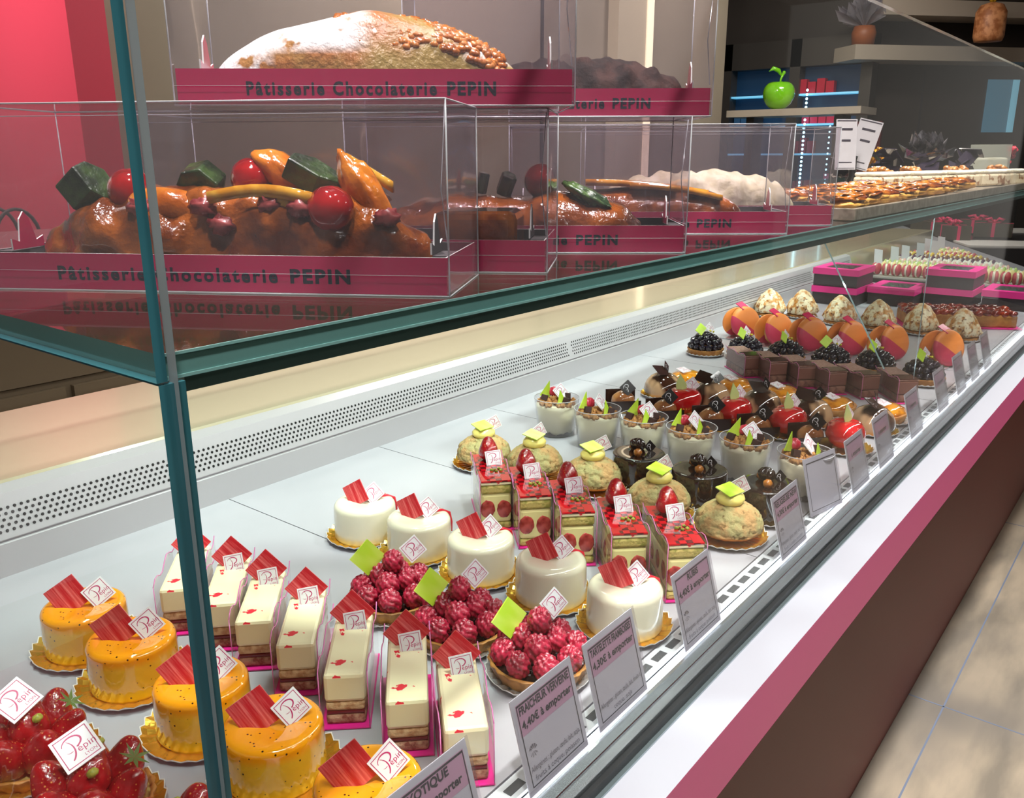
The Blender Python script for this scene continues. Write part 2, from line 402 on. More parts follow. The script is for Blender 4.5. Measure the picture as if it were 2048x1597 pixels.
def board_mesh(r, m1=gold, rim=0.0035, teeth=26, name='cake_board'):
    m = MB(); n = teeth * 4
    def rm(rr, z, a, k):
        if k == 0: return rr, z
        s = math.cos(teeth * a); f = max(0.0, (rr / r - 0.72) / 0.28)
        return rr * (1 + 0.018 * s * f), z + (0.25 + 0.75 * f) * (0.0013 * s) if k > 0 else z
    m.lathe([(r * 0.3, 0.0016), (r * 0.70, 0.0022), (r * 0.8, 0.0024), (r * 0.9, 0.0016 + rim * 0.5), (r * 0.985, 0.0016 + rim)], n, 0, False, rmod=rm)
    m.f.pop(); m.m.pop(); m.sm.pop()
    m.lathe([(r * 0.985, 0.0010 + rim), (r * 1.0, 0.0014 + rim), (r * 1.0, 0.0024 + rim), (r * 0.985, 0.0018 + rim)], n, 1, False, rmod=rm)
    for _ in range(2): m.f.pop(); m.m.pop(); m.sm.pop()
    m.lathe([(r * 0.6, 0.0002), (r * 0.78, 0.0004), (r * 0.985, 0.0010 + rim)], n, 1, False, rmod=rm)
    m.f.pop(); m.m.pop(); m.sm.pop()
    return m.mesh(name, [m1, whitecard])
BOARD = {}
def board(r, parent, m1=gold, rim=0.0035):
    key = (round(r, 4), m1.name)
    if key not in BOARD: BOARD[key] = board_mesh(r, m1, rim)
    return obj('cake_board', BOARD[key], None, parent)

def arc(cx, cy, rx, ry, a0, a1, w0, w1, n=14):
    """tapering ribbon along an elliptic arc, as quads in the xy plane"""
    vs = []; fs = []
    for i in range(n + 1):
        t = i / n; a = R(a0 + (a1 - a0) * t); w = (w0 + (w1 - w0) * t) * math.sin(PI * min(1, max(0.12, t * 1.0 if t < .5 else 1 - t + .12) * 1.0)) ** 0.5
        p = Vector((cx + rx * math.cos(a), cy + ry * math.sin(a), 0)); d = Vector((math.cos(a), math.sin(a), 0))
        vs += [tuple(p - d * w / 2), tuple(p + d * w / 2)]
    for i in range(n): fs.append((2 * i, 2 * i + 1, 2 * i + 3, 2 * i + 2))
    return vs, fs
def tag_mesh(name, s, dark=False, full=True):
    m = MB(); h = s / 2; t = 0.0005
    m.box(-h, h, -h, h, -t, t, 0)
    Z = t + 0.00012
    if not dark:
        f = h * 0.86; w = s * 0.022
        for (a, b, c, d) in [(-f, f, -f, -f + w), (-f, f, f - w, f), (-f, -f + w, -f, f), (f - w, f, -f, f)]:
            m.add([(a, c, Z), (b, c, Z), (b, d, Z), (a, d, Z)], [(0, 1, 2, 3)], 1)
    k = s
    for g in [arc(-0.06 * k, 0.17 * k, 0.24 * k, 0.17 * k, 175, -75, 0.035 * k, 0.055 * k),
              arc(-0.36 * k, 0.02 * k, 0.30 * k, 0.34 * k, 48, -62, 0.02 * k, 0.055 * k),
              arc(-0.17 * k, 0.0 * k, 0.10 * k, 0.06 * k, 200, 300, 0.012 * k, 0.02 * k, 6)]:
        m.add([(v[0], v[1], Z) for v in g[0]], g[1], 1)
    if full:
        v, f = text_geo('\u00e9pin', 0.27 * k, 'LEFT', 0.0002 * 0 , 1.05)
        m.add(v, f, 1, False, T(-0.02 * k, -0.08 * k, Z))
        v, f = text_geo('LYON', 0.12 * k, 'CENTER'); m.add(v, f, 1, False, T(0.22 * k, -0.31 * k, Z))
    me = m.mesh(name, [tagb if dark else tagw, tagl if dark else tagp])
    return me
TAG = tag_mesh('name_tag', 0.0215)
TAGB = tag_mesh('name_tag', 0.0215, True, False)
def name_tag(parent, p, n=(-0.55, -0.75, 0.32), roll=0.0, s=1.0, dark=False):
    return obj('name_tag', TAGB if dark else TAG, None, parent, M=frame(p, n, roll, s))
def plaque_mesh(name, mt, a, b, t=0.0013):
    m = MB(); m.box(-a / 2, a / 2, -b / 2, b / 2, -t / 2, t / 2); return m.mesh(name, [mt])
RED = plaque_mesh('chocolate_plaque', red_choc, 0.031, 0.031); GREEN = plaque_mesh('chocolate_plaque', green_choc, 0.024, 0.024)
GREENS = plaque_mesh('chocolate_plaque', green_choc, 0.016, 0.013)
mg = MB(); mg.prism([(-0.008, -0.009), (0.008, -0.009), (0.003, 0.013)], -0.0006, 0.0006); TRI = mg.mesh('chocolate_plaque', [green_choc])

def berry_mesh(name, r, h, mt, nu=42, nv=30, drup=64, dep=0.27, cap=True):
    pts = []
    ga = PI * (3 - math.sqrt(5))
    for i in range(drup):
        z = 1 - 2 * (i + 0.5) / drup; q = math.sqrt(1 - z * z); pts.append(Vector((q * math.cos(ga * i), q * math.sin(ga * i), z)) + Vector((random.uniform(-.07, .07), random.uniform(-.07, .07), random.uniform(-.07, .07))))
    dd = 2.1 / math.sqrt(drup)
    pts = [p.normalized() for p in pts]
    def fn(d):
        b = max(p.dot(d) for p in pts); dist = math.acos(min(1, b)) / dd
        k = 1 - dep + dep * math.sqrt(max(0, 1 - dist * dist)) * 1.15
        k *= 1 - 0.16 * max(0, d.z) * 1.0
        if cap and d.z < -0.93: k *= 0.75
        return k
    m = MB(); m.ball((0, 0, 0), r, nu, nv, 0, (1, 1, h / r), fn=fn); return m.mesh(name, [mt])
rasp_m = mat('raspberry flesh', '960c2a', 0.33, coat=0.25, c2='bc2444', ns=120)
overlay(rasp_m, 'f0e2e8', 'noise', 480, 0.56, 0.74, zlo=-0.002, zhi=0.011)
rasp_plain = mat('raspberry plain', 'c41c38', 0.3, coat=0.3, c2='d8455c', ns=120)
RASP = berry_mesh('raspberry', 0.0090, 0.0112, rasp_m); RASPP = berry_mesh('raspberry', 0.0085, 0.0095, rasp_plain, 24, 16, 54)
black_m = mat('blackberry', '14111c', 0.12, coat=0.8, c2='2a2233', ns=200)
BLACKB = berry_mesh('blackberry', 0.0065, 0.007, black_m, 16, 12, 30, 0.24)
straw_m = mat('strawberry flesh', '7a060c', 0.14, coat=0.9, c2='b0101a', ns=45, lo=0.35, hi=0.7, bump=0.35, bs=330)
overlay(straw_m, 'd08a4a', 'voronoi', 300, 0.10, 0.22)
def straw_mesh(r, h, seed, cut=False):
    m = MB(); prof = []; r *= 0.86
    for i in range(15):
        t = i / 14; a = PI * t
        prof.append((r * math.sin(a) ** 0.8 * (1.0 + 0.34 * math.cos(a + PI)) if 0 < i < 14 else 0.0001, -h / 2 * math.cos(a) * 1.0))
    def rm(rr, z, a, k):
        d = Vector((math.cos(a), math.sin(a), z / h * 2)); j = 1 + 0.10 * noise.noise(d * 1.3 + Vector((seed * 3.1, 0, seed)))
        j -= 0.012 * (1 + math.cos(11 * a + (k % 2) * PI)) * (1 if k % 2 == 0 else 0.6)
        return rr * j, z
    m.lathe([(p[0], -p[1]) for p in prof], 26, 0, True, rmod=rm)
    return m.mesh('strawberry', [straw_m])
STRAW = [straw_mesh(0.0155, 0.034, s) for s in range(3)]
leaf_m = mat('strawberry leaf', '4d6a2a', 0.6)
pist_m = mat('pistachio bits', 'a9a23c', 0.5, c2='7d8a2c', ns=300)
nut_m = mat('caramel hazelnut', 'b9742c', 0.25, coat=0.6, c2='8a4d18', ns=120)

def bits(parent, name, mt, spots, r, seed=0, kind=None, rough=0.4):
    m = MB(); rnd = random.Random(seed)
    for p in spots: m.ball(p, r * rnd.uniform(0.7, 1.25), 7, 5, 0, (1, rnd.uniform(0.6, 1), rnd.uniform(0.6, 1)), rough, rnd.random() * 50)
    return obj(name, m, mt, parent, kind=kind)

def round_cake(mt, r, h, dimple=0.0, re=0.005, n=48, name='cake_body', wob=0.0, seed=0):
    prof = [(0.0001, 0.001), (r * 0.97, 0.001), (r * 1.0, 0.004)]
    for i in range(1, 4): prof.append((r * (1 - 0.02 * i / 4), 0.004 + (h - re - 0.004) * i / 4))
    for i in range(7):
        a = PI / 2 * i / 6; prof.append((r * 0.975 - re + re * math.cos(a), h - re + re * math.sin(a)))
    prof += [(r * 0.7, h), (r * 0.45, h - dimple * 0.3), (r * 0.22, h - dimple * 0.85), (0.0001, h - dimple)]
    def rm(rr, z, a, k):
        j = 1 + wob * noise.noise(Vector((math.cos(a) * 1.5, math.sin(a) * 1.5, z * 60 + seed))); return rr * j, z
    m = MB(); m.lathe(prof, n, 0, True, rmod=rm); return m.mesh(name, [mt])
def fluted(mt, r, h, name='tart_shell', teeth=22, inner=None, fill=0.75):
    def rm(rr, z, a, k):
        f = 1 if 1 <= k <= 4 else 0; return rr * (1 + 0.022 * f * math.cos(teeth * a)), z
    m = MB(); m.lathe([(0.0001, 0.001), (r * 0.86, 0.001), (r * 0.93, h * 0.5), (r, h * 0.95), (r * 1.0, h), (r * 0.93, h), (r * 0.9, h * fill), (r * 0.5, h * fill), (0.0001, h * fill)], teeth * 4, 0, True, rmod=rm, mif=(lambda k: 1 if k >= 6 else 0) if inner else None)
    return m.mesh(name, [mt] + ([inner] if inner else []))

# ------------------------------------------------------------------ row 1: strawberry tarts
crust = mat('baked crust', 'c58a45', 0.55, c2='a5682c', ns=60, bump=0.3, bs=250)
custard = mat('pastry cream', 'e9cf7a', 0.4)
ROW = {}
t = thing('strawberry_tart', label='x', cat='tart'); board(0.043, t)
obj('tart_shell', fluted(crust, 0.037, 0.013, inner=custard), None, t)
rnd = random.Random(5)
sp = [(0.0, 0.0, 0.036, 20), (0.024, 0.004, 0.026, 60), (0.010, 0.024, 0.026, 60), (-0.016, 0.020, 0.026, 60), (-0.026, -0.004, 0.025, 60), (-0.011, -0.024, 0.026, 62), (0.014, -0.022, 0.026, 60)]
for i, (x, y, z, tl) in enumerate(sp):
    a = math.atan2(y, x) if i else 0.6
    o = obj('strawberry', STRAW[i % 3], None, t, M=T(x, y, z) @ RZ(a) @ RY(R(90 - tl if i else 35)) @ Matrix.Scale(rnd.uniform(0.85, 1.05), 4))
m = MB()
for k in range(7): a = 2 * PI * k / 7; m.add([(0, 0, 0), (0.004 * math.cos(a - .4), 0.004 * math.sin(a - .4), 0.0005), (0.011 * math.cos(a), 0.011 * math.sin(a), 0.002), (0.004 * math.cos(a + .4), 0.004 * math.sin(a + .4), 0.0005)], [(0, 1, 2, 3), (3, 2, 1, 0)])
obj('strawberry_leaf', m, leaf_m, t, loc=(0.022, -0.016, 0.0405), rot=(0.5, 0.3, 0))
for q_, p_ in enumerate([(-0.004, -0.014, 0.044), (0.016, 0.016, 0.041)]): bits(t, 'pistachio_bit', pist_m, [p_], 0.0034, q_)
name_tag(t, (-0.004, 0.004, 0.0545), (-0.30, -0.52, 0.85), 28, 1.15)
row(t, [(0.192, 0.590), (0.194, 0.505), (0.197, 0.418)], 'strawberry tart left of the yellow cakes, %s of three', 'strawberry tarts', seed=3, rz=[R(20), 0, R(140)])
# fix the tag of the frontmost copy so that it still faces the customer
# ------------------------------------------------------------------ row 2: yellow exotic cakes
yel = mat('mango glaze', 'f99a0c', 0.08, coat=1.0, c2='fba714', ns=20, sss=0.2)
nt = yel.node_tree
overlay(yel, 'f2b62c', 'none', zlo=0.036, zhi=0.030); overlay(yel, 'fbc408', 'none', zlo=0.012, zhi=0.006)
overlay(yel, '2a1508', 'voronoi', 185, 0.11, 0.16)
t = thing('mango_cake', label='x', cat='cake'); board(0.0465, t)
obj('cake_body', round_cake(yel, 0.0355, 0.042, 0.003), None, t, loc=(0, 0, 0.001))
obj('chocolate_plaque', RED, None, t, M=frame((-0.009, 0.006, 0.0515), (-0.55, -0.78, 0.2), 32, 0.9))
name_tag(t, (0.011, -0.008, 0.0515), (-0.38, -0.85, 0.38), 33, 0.94)
row(t, [(0.290, 0.712), (0.289, 0.629), (0.291, 0.531), (0.293, 0.446), (0.296, 0.352)], 'glossy yellow mango cake with black seeds, %s of five', 'yellow mango cakes', seed=7, jitter=5)
# ------------------------------------------------------------------ row 3: cream slices in clear sleeves
crm = mat('vanilla mousse', 'f0e4bc', 0.3, coat=0.25, sss=0.2)
overlay(crm, 'e0283c', 'noise', 90, 0.645, 0.66, zlo=0.042, zhi=0.0425)
spg = mat('almond sponge', 'b98a62', 0.8, c2='d9b58c', ns=180, bump=0.6, bs=500)
spg2 = mat('dark sponge', '8a4438', 0.8, c2='b98a72', ns=180, bump=0.6, bs=500)
jam = mat('raspberry jam', '6e1420', 0.3)
def sheet(parent, name, x, y0, y1, z0, z1, bend=0.0):
    m = MB(); n = 10
    vs = []; fs = []
    for i in range(n + 1):
        y = y0 + (y1 - y0) * i / n; b = bend * math.sin(PI * i / n)
        vs += [(x, y, z0), (x + b, y, z1 + 0.004 * math.sin(i * 1.3))]
    for i in range(n): fs.append((2 * i, 2 * i + 2, 2 * i + 3, 2 * i + 1))
    m.add(vs, fs, 0, True)
    m.tube([vs[2 * i + 1] for i in range(n + 1)], 0.0005, 4, 1)
    m.tube([vs[0], vs[1]], 0.0004, 4, 1)
    return obj(name, m, [film, mat('pink film edge', 'd878b0', 0.2)], parent)
def layered(parent, w, L, layers, name='cake_layers', bulge=0.0):
    for i, (nm, z0, z1, mt, inset) in enumerate(layers):
        m = MB(); m.box(-w / 2 + inset, w / 2 - inset, -L / 2 + inset, L / 2 - inset, z0, z1)
        obj(nm, m, mt, parent, bevel=min(0.003, (z1 - z0) * 0.3))
t = thing('mousse_slice', label='x', cat='cake slice')
m = MB(); m.box(-0.0188, 0.0188, -0.050, 0.050, 0.0003, 0.0014); obj('pink_card', m, pink_base, t)
layered(t, 0.031, 0.092, [('sponge_base', 0.0014, 0.010, spg2, 0.0005), ('jam_layer', 0.010, 0.013, jam, 0.0012), ('sponge_middle', 0.013, 0.021, spg, 0.0006), ('mousse_top', 0.021, 0.045, crm, 0.0)])
sheet(t, 'plastic_sleeve', -0.0182, -0.050, 0.05, 0.001, 0.050, -0.001); sheet(t, 'plastic_sleeve', 0.0182, -0.050, 0.05, 0.001, 0.050, 0.0005)
obj('chocolate_plaque', RED, None, t, M=frame((0.0, 0.030, 0.0545), (0, -0.97, 0.25), 45, 0.86))
name_tag(t, (0.003, 0.020, 0.0505), (0.0, -0.95, 0.30), 8, 0.82)
D45 = Vector((0.70, 0.714, 0)).normalized()
fr = [(0.351, 0.668), (0.360, 0.614), (0.362, 0.565), (0.362, 0.508), (0.359, 0.445), (0.365, 0.386), (0.367, 0.333)]
row(t, [(a + D45.x * 0.046, b + D45.y * 0.046) for a, b in fr], 'cream mousse slice in a clear sleeve, %s of seven', 'cream mousse slices', rz=[R(-45 + d) for d in (3, 2, 0, -1, -2, 0, 2)])
# ------------------------------------------------------------------ row 4: raspberry tarts
dark_fill = mat('chocolate filling', '2a1412', 0.25, coat=0.5)
overlay(dark_fill, 'd8cdd2', 'noise', 120, 0.55, 0.7)
t = thing('raspberry_tart', label='x', cat='tart'); board(0.0455, t, silver)
obj('tart_shell', fluted(mat('golden tart shell', 'b9803c', 0.5, c2='7c4c20', ns=40, bump=0.3, bs=300), 0.043, 0.015, inner=dark_fill), None, t, loc=(0, 0, 0.001))
rnd = random.Random(11)
k = 0
for ring, (rr, z, n_, tl) in enumerate([(0.0305, 0.0235, 8, 0.3), (0.0135, 0.032, 4, 0.25), (0.0, 0.050, 1, 0.15)]):
    for j in range(n_):
        a = 2 * PI * j / n_ + ring * 0.5
        o = obj('raspberry', RASP, None, t, M=T(rr * math.cos(a), rr * math.sin(a), z + rnd.uniform(-.001, .001)) @ RX(rnd.uniform(-tl, tl)) @ RY(rnd.uniform(-tl, tl)) @ RZ(rnd.uniform(0, 6)) @ Matrix.Scale(rnd.uniform(1.12, 1.28), 4))
obj('chocolate_plaque', GREEN, None, t, M=frame((-0.014, 0.021, 0.050), (-0.3, -0.93, 0.2), 40, 1.05))
name_tag(t, (0.028, 0.004, 0.050), (-0.45, -0.85, 0.3), 35, 0.92)
row(t, [(0.507, 0.548), (0.506, 0.462), (0.507, 0.374)], 'raspberry tart dusted with sugar, %s of three', 'raspberry tarts', seed=21, jitter=9)
# ------------------------------------------------------------------ row 5: white round cakes
whi = mat('white glaze', 'ebe3ca', 0.14, coat=0.8, sss=0.25, bump=0.08, bs=60)
t = thing('white_mousse_cake', label='x', cat='cake'); board(0.0445, t)
obj('cake_body', round_cake(whi, 0.0355, 0.043, 0.002, 0.007), None, t, loc=(0, 0, 0.001))
obj('chocolate_plaque', RED, None, t, M=frame((-0.007, 0.006, 0.0525), (-0.93, -0.35, 0.2), 32, 0.82))
m = MB(); m.tube([(0.002, 0.0, 0.0448), (0.013, -0.004, 0.0452), (0.026, -0.009, 0.0446), (0.033, -0.0125, 0.0405), (0.0349, -0.0135, 0.03), (0.0352, -0.0138, 0.018)], [0.0012, 0.0016, 0.0017, 0.0019, 0.0016, 0.0008], 6)
m.tube([(0.002, 0.002, 0.0448), (0.015, 0.0, 0.0452), (0.0275, -0.0035, 0.0442)], [0.0009, 0.001, 0.0012], 6)
obj('red_coulis', m, mat('coulis', 'd8283a', 0.15, coat=0.6), t)
name_tag(t, (0.008, -0.006, 0.0520), (-0.45, -0.82, 0.36), 35, 0.88)
row(t, [(0.599, 0.690), (0.607, 0.612), (0.610, 0.526), (0.615, 0.440), (0.613, 0.355)], 'shiny white round mousse cake, %s of five', 'white mousse cakes', seed=4, jitter=8)
# ------------------------------------------------------------------ row 6: red checked strawberry slices
redgel = mat('red jelly', 'd40f22', 0.06, coat=1.0)
nt = redgel.node_tree; ck = nt.nodes.new('ShaderNodeTexChecker'); ck.inputs['Scale'].default_value = 150; ck.inputs['Color1'].default_value = lin('c00e1c'); ck.inputs['Color2'].default_value = lin('5a040c')
tc = nt.nodes.new('ShaderNodeTexCoord'); mp = nt.nodes.new('ShaderNodeMapping'); mp.inputs['Location'].default_value = (0, 0, 0.0035)
nt.links.new(tc.outputs['Object'], mp.inputs[0]); nt.links.new(mp.outputs[0], ck.inputs['Vector']); 
mx = nt.nodes.new('ShaderNodeMix'); mx.data_type = 'RGBA'; nz = nt.nodes.new('ShaderNodeTexNoise'); nz.inputs['Scale'].default_value = 55
nt.links.new(tc.outputs['Object'], nz.inputs['Vector']); mr = nt.nodes.new('ShaderNodeMapRange'); mr.inputs[1].default_value = 0.46; mr.inputs[2].default_value = 0.5
nt.links.new(nz.outputs['Fac'], mr.inputs[0]); nt.links.new(mr.outputs[0], mx.inputs[0]); mx.inputs[6].default_value = lin('c00e1c'); nt.links.new(ck.outputs[0], mx.inputs[7])
nt.links.new(mx.outputs[2], nt.nodes['Principled BSDF'].inputs['Base Color'])
biscuit = mat('green biscuit', 'c9b268', 0.75, c2='8f8a3a', ns=160, bump=0.5, bs=500)
mcream = mat('custard cream', 'efe2a0', 0.35, sss=0.1)
cutst = mat('cut strawberry', '86121a', 0.2, coat=0.5, c2='c04a44', ns=90)
t = thing('strawberry_slice', label='x', cat='cake slice')
m = MB(); m.box(-0.0196, 0.0196, -0.050, 0.050, 0.0003, 0.0014); obj('pink_card', m, pink_base, t)
layered(t, 0.0355, 0.094, [('biscuit_base', 0.0014, 0.010, biscuit, 0.0), ('cream_layer', 0.010, 0.045, mcream, 0.0004), ('biscuit_top', 0.045, 0.056, biscuit, 0.0), ('mousse_line', 0.056, 0.059, crm, 0.0002), ('red_jelly_top', 0.059, 0.0615, redgel, 0.0)])
rnd = random.Random(2)
for (x, y, z, ax) in [(-0.010, -0.0462, 0.027, 'y'), (0.009, -0.0462, 0.026, 'y'), (-0.0165, -0.03, 0.026, 'x'), (-0.0165, -0.008, 0.027, 'x'), (-0.0165, 0.014, 0.026, 'x'), (0.0165, -0.028, 0.026, 'x'), (0.0165, 0.0, 0.027, 'x')]:
    m = MB(); m.ball((0, 0, 0), 0.0088, 18, 12, 0, (1, 0.22, 1.25) if ax == 'y' else (0.22, 1, 1.25), 0.12, rnd.random() * 20)
    obj('strawberry_half', m, cutst, t, loc=(x, y, z))
obj('strawberry', STRAW[1], None, t, M=T(0.0, 0.026, 0.076) @ RX(R(-20)) @ Matrix.Scale(0.86, 4))
bits(t, 'pistachio_crumbs', pist_m, [(0.003, -0.012, 0.0625), (0.008, -0.009, 0.0625), (0.004, -0.018, 0.0625), (-0.001, -0.014, 0.0625), (0.0095, -0.016, 0.0625)], 0.0022, 3, 'stuff')
sheet(t, 'plastic_sleeve', -0.0193, -0.05, 0.05, 0.001, 0.062, -0.0005); sheet(t, 'plastic_sleeve', 0.0193, -0.05, 0.05, 0.001, 0.062, 0.0005)
name_tag(t, (0.004, 0.008, 0.0690), (0.0, -0.93, 0.36), 6, 0.88)
fr = [(0.702, 0.582), (0.695, 0.519), (0.688, 0.456), (0.677, 0.386), (0.690, 0.332)]
row(t, [(a + D45.x * 0.047, b + D45.y * 0.047) for a, b in fr], 'strawberry slice with a red checked top, %s of five', 'red strawberry slices', rz=[R(-45 + d) for d in (2, 1, -1, -2, -1)])
# ------------------------------------------------------------------ row 7: pistachio choux
chx = mat('craquelin crust', 'bd9460', 0.8, c2='a89c68', ns=70, nd=6, lo=0.4, hi=0.6, bump=1.0, bs=220, bd=8)
overlay(chx, 'c9743a', 'none', zlo=0.018, zhi=0.008)
overlay(chx, '7a5a2c', 'noise', 160, 0.60, 0.70)
chcr = mat('yellow cream', 'f2df7c', 0.28, coat=0.4, sss=0.15)
t = thing('pistachio_choux', label='x', cat='choux bun'); board(0.0445, t)
m = MB()
def bunr(d):
    p = d * 2.6; ds = noise.voronoi(p, distance_metric='DISTANCE', exponent=2.5)[0]
    crack = max(0.0, 1 - (ds[1] - ds[0]) / 0.13)
    k = 1 + 0.035 * noise.noise(d * 3) + 0.022 * noise.noise(d * 14)
    if d.z > -0.25: k -= 0.055 * crack * min(1, (d.z + 0.25) * 4)
    else: k *= 0.955
    return k
m.ball((0, 0, 0.0160), 0.0385, 110, 60, 0, (1, 1, 0.75), fn=bunr)
m.v = [(a_, b_, c_ if c_ > 0.016 else max(0.0018, 0.016 + (c_ - 0.016) * 0.5)) for a_, b_, c_ in m.v]
obj('choux_bun', m, chx, t)
m = MB(); m.ball((0, 0, 0.0475), 0.0165, 28, 16, 0, (1, 0.95, 0.58), 0.06, 3); obj('cream_dome', m, chcr, t)
obj('chocolate_plaque', GREEN, None, t, M=frame((-0.002, 0.0, 0.0585), (-0.10, -0.18, 0.97), 22, 0.95))
name_tag(t, (0.021, 0.002, 0.0565), (-0.5, -0.85, 0.15), 25, 0.85)
row(t, [(0.862, 0.735), (0.874, 0.655), (0.880, 0.565), (0.862, 0.458), (0.852, 0.362)], 'pistachio choux bun with yellow cream top, %s of five', 'pistachio choux buns', seed=8, jitter=14)
# ------------------------------------------------------------------ row 8: dark glazed cakes
ganache = mat('mirror chocolate glaze', '1f0f0c', 0.05, coat=1.0)
t = thing('chocolate_glazed_cake', label='x', cat='cake'); board(0.0415, t, gold)
obj('cake_body', round_cake(ganache, 0.0355, 0.042, 0.001, 0.003), None, t, loc=(0, 0, 0.001))
m = MB(); m.lathe([(0.0001, -0.006), (0.006, -0.0055), (0.0095, -0.001), (0.010, 0.003), (0.0075, 0.0075), (0.003, 0.010), (0.0001, 0.0105)], 48, 0, True, rmod=lambda r_, z, a, k: (r_ * (1 + 0.10 * math.cos(9 * a)), z))
obj('fluted_chocolate', m, ganache, t, M=T(-0.002, 0.002, 0.0525) @ RY(0.5))
for i, (x, y) in enumerate([(-0.014, -0.006), (0.012, 0.004), (0.006, 0.012)]):
    m = MB(); m.ball((x, y, 0.0475), 0.0055, 14, 10, 0, (1, 1, 1), 0.25, i * 3.0); obj('hazelnut', m, nut_m, t)
obj('chocolate_medallion', TAGB, None, t, M=frame((0.014, -0.008, 0.0485), (-0.45, -0.85, 0.25), 40, 0.6))
row(t, [(0.935, 0.528), (0.928, 0.437), (0.934, 0.351)], 'black mirror glazed round cake with hazelnuts, %s of three', 'chocolate glazed cakes', seed=9, jitter=6)
# ------------------------------------------------------------------ row 9: dessert cups
cupf = clear('clear cup', 'f6f6f7', 0.03, 'ffffff', 0.03, 1.49)
ccream = mat('panna cream', 'e6dabb', 0.35, coat=0.3)
crumb = mat('crumble', '9c6030', 0.8, c2='c08a4c', ns=200, bump=0.6, bs=600)
brownie = mat('brownie', '3a1c16', 0.6, bump=0.3, bs=500)
t = thing('dessert_cup', label='x', cat='dessert cup')
m = MB(); m.lathe([(0.0001, 0.001), (0.0275, 0.001), (0.0345, 0.058), (0.0353, 0.0585), (0.0353, 0.0575), (0.0285, 0.0)], 48, 0, True); 
cup_ = obj('plastic_cup', m, cupf, t)
m = MB(); m.tube([(0.0349 * math.cos(a), 0.0349 * math.sin(a), 0.0585) for a in [2 * PI * i / 48 for i in range(48)]], 0.0006, 5, 0, closed=True); obj('cup_rim', m, filmfold, cup_)
m = MB(); m.lathe([(0.0001, 0.0018), (0.0268, 0.0018), (0.0328, 0.047), (0.030, 0.0485), (0.0001, 0.048)], 48, 0, True, rmod=lambda r_, z, a, k: (r_, z + (0.0022 * math.sin(3 * a + 1) if k == 2 else 0)))
obj('cream', m, ccream, t)
m = MB(); m.lathe([(0.0272, 0.0015), (0.0279, 0.0065)], 48, 0, True, rmod=lambda r_, z, a, k: (r_ * 1.004, z + (0.0045 * noise.noise(Vector((math.cos(a) * 4, math.sin(a) * 4, 1))) if k else 0)))
for _ in range(2): m.f.pop(); m.m.pop(); m.sm.pop()
obj('biscuit_layer', m, brownie, t)
rnd = random.Random(6); sp = []
for _ in range(95):
    r_ = 0.030 * math.sqrt(rnd.random()); a = rnd.uniform(0, 2 * PI); sp.append((r_ * math.cos(a), r_ * math.sin(a), 0.0495 + rnd.uniform(0, 0.006) * (1 - r_ / 0.045)))
bits(t, 'crumble', crumb, sp, 0.0042, 4, 'stuff', 0.6)
for i, (x, y, z, a) in enumerate([(-0.017, 0.012, 0.060, 0.4), (0.015, -0.009, 0.058, 1.1), (-0.006, -0.021, 0.057, 0.2)]):
    m = MB(); m.box(-0.0048, 0.0048, -0.0048, 0.0048, -0.0045, 0.0045); obj('brownie_cube', m, brownie, t, loc=(x, y, z), rot=(0.2, 0.3, a), bevel=0.0006)
obj('raspberry', RASPP, None, t, loc=(0.014, 0.014, 0.062), rot=(0.5, 0.4, 0))
obj('chocolate_plaque', TRI, None, t, M=frame((-0.013, -0.014, 0.0615), (-0.5, -0.85, 0.1), 12, 1.0))
obj('chocolate_plaque', TRI, None, t, M=frame((0.002, 0.021, 0.0665), (-0.5, -0.85, 0.1), -15, 1.15))
name_tag(t, (0.006, -0.004, 0.066), (-0.35, -0.80, 0.5), 28, 1.0)
row(t, [(1.042, 0.738), (1.030, 0.655), (1.036, 0.580), (1.034, 0.503), (1.036, 0.424), (1.030, 0.342)], 'clear cup of cream with crumble and a raspberry, %s of six', 'dessert cups', seed=10, rz=[R(d) for d in (5, 25, -10, 12, -15, 20)])
# ------------------------------------------------------------------ row 10: chocolate boats with black tag
milk = mat('praline glaze', '8a5230', 0.15, coat=0.8, c2='b37a4a', ns=50)
t = thing('praline_cake', label='x', cat='cake')
m = MB(); m.box(-0.024, 0.024, -0.020, 0.020, 0.0005, 0.002); obj('cake_board', m, gold, t)
m = MB(); m.ball((0, 0, 0.018), 0.0185, 24, 14, 0, (1.1, 0.9, 0.9), 0.04, 1); obj('cake_body', m, milk, t)
m = MB(); m.box(-0.026, 0.026, -0.0008, 0.0008, 0, 0.030); obj('chocolate_wall', m, choc, t, loc=(0, 0.018, 0.003), rot=(-0.1, 0, 0), bevel=0.0003)
m = MB(); m.box(-0.026, 0.026, -0.0008, 0.0008, 0, 0.020); obj('chocolate_wall', m, choc, t, loc=(0, -0.019, 0.002), rot=(0.1, 0, 0), bevel=0.0003)
name_tag(t, (0.006, -0.006, 0.041), (-0.0, -0.93, 0.36), 40, 0.95, dark=True)
row(t, [(1.212, 0.720), (1.206, 0.637), (1.210, 0.556), (1.214, 0.480), (1.217, 0.400)], 'praline cake between dark chocolate walls, %s of five', 'praline cakes', rz=[R(-45 + d) for d in (0, 3, -3, 2, 0)])
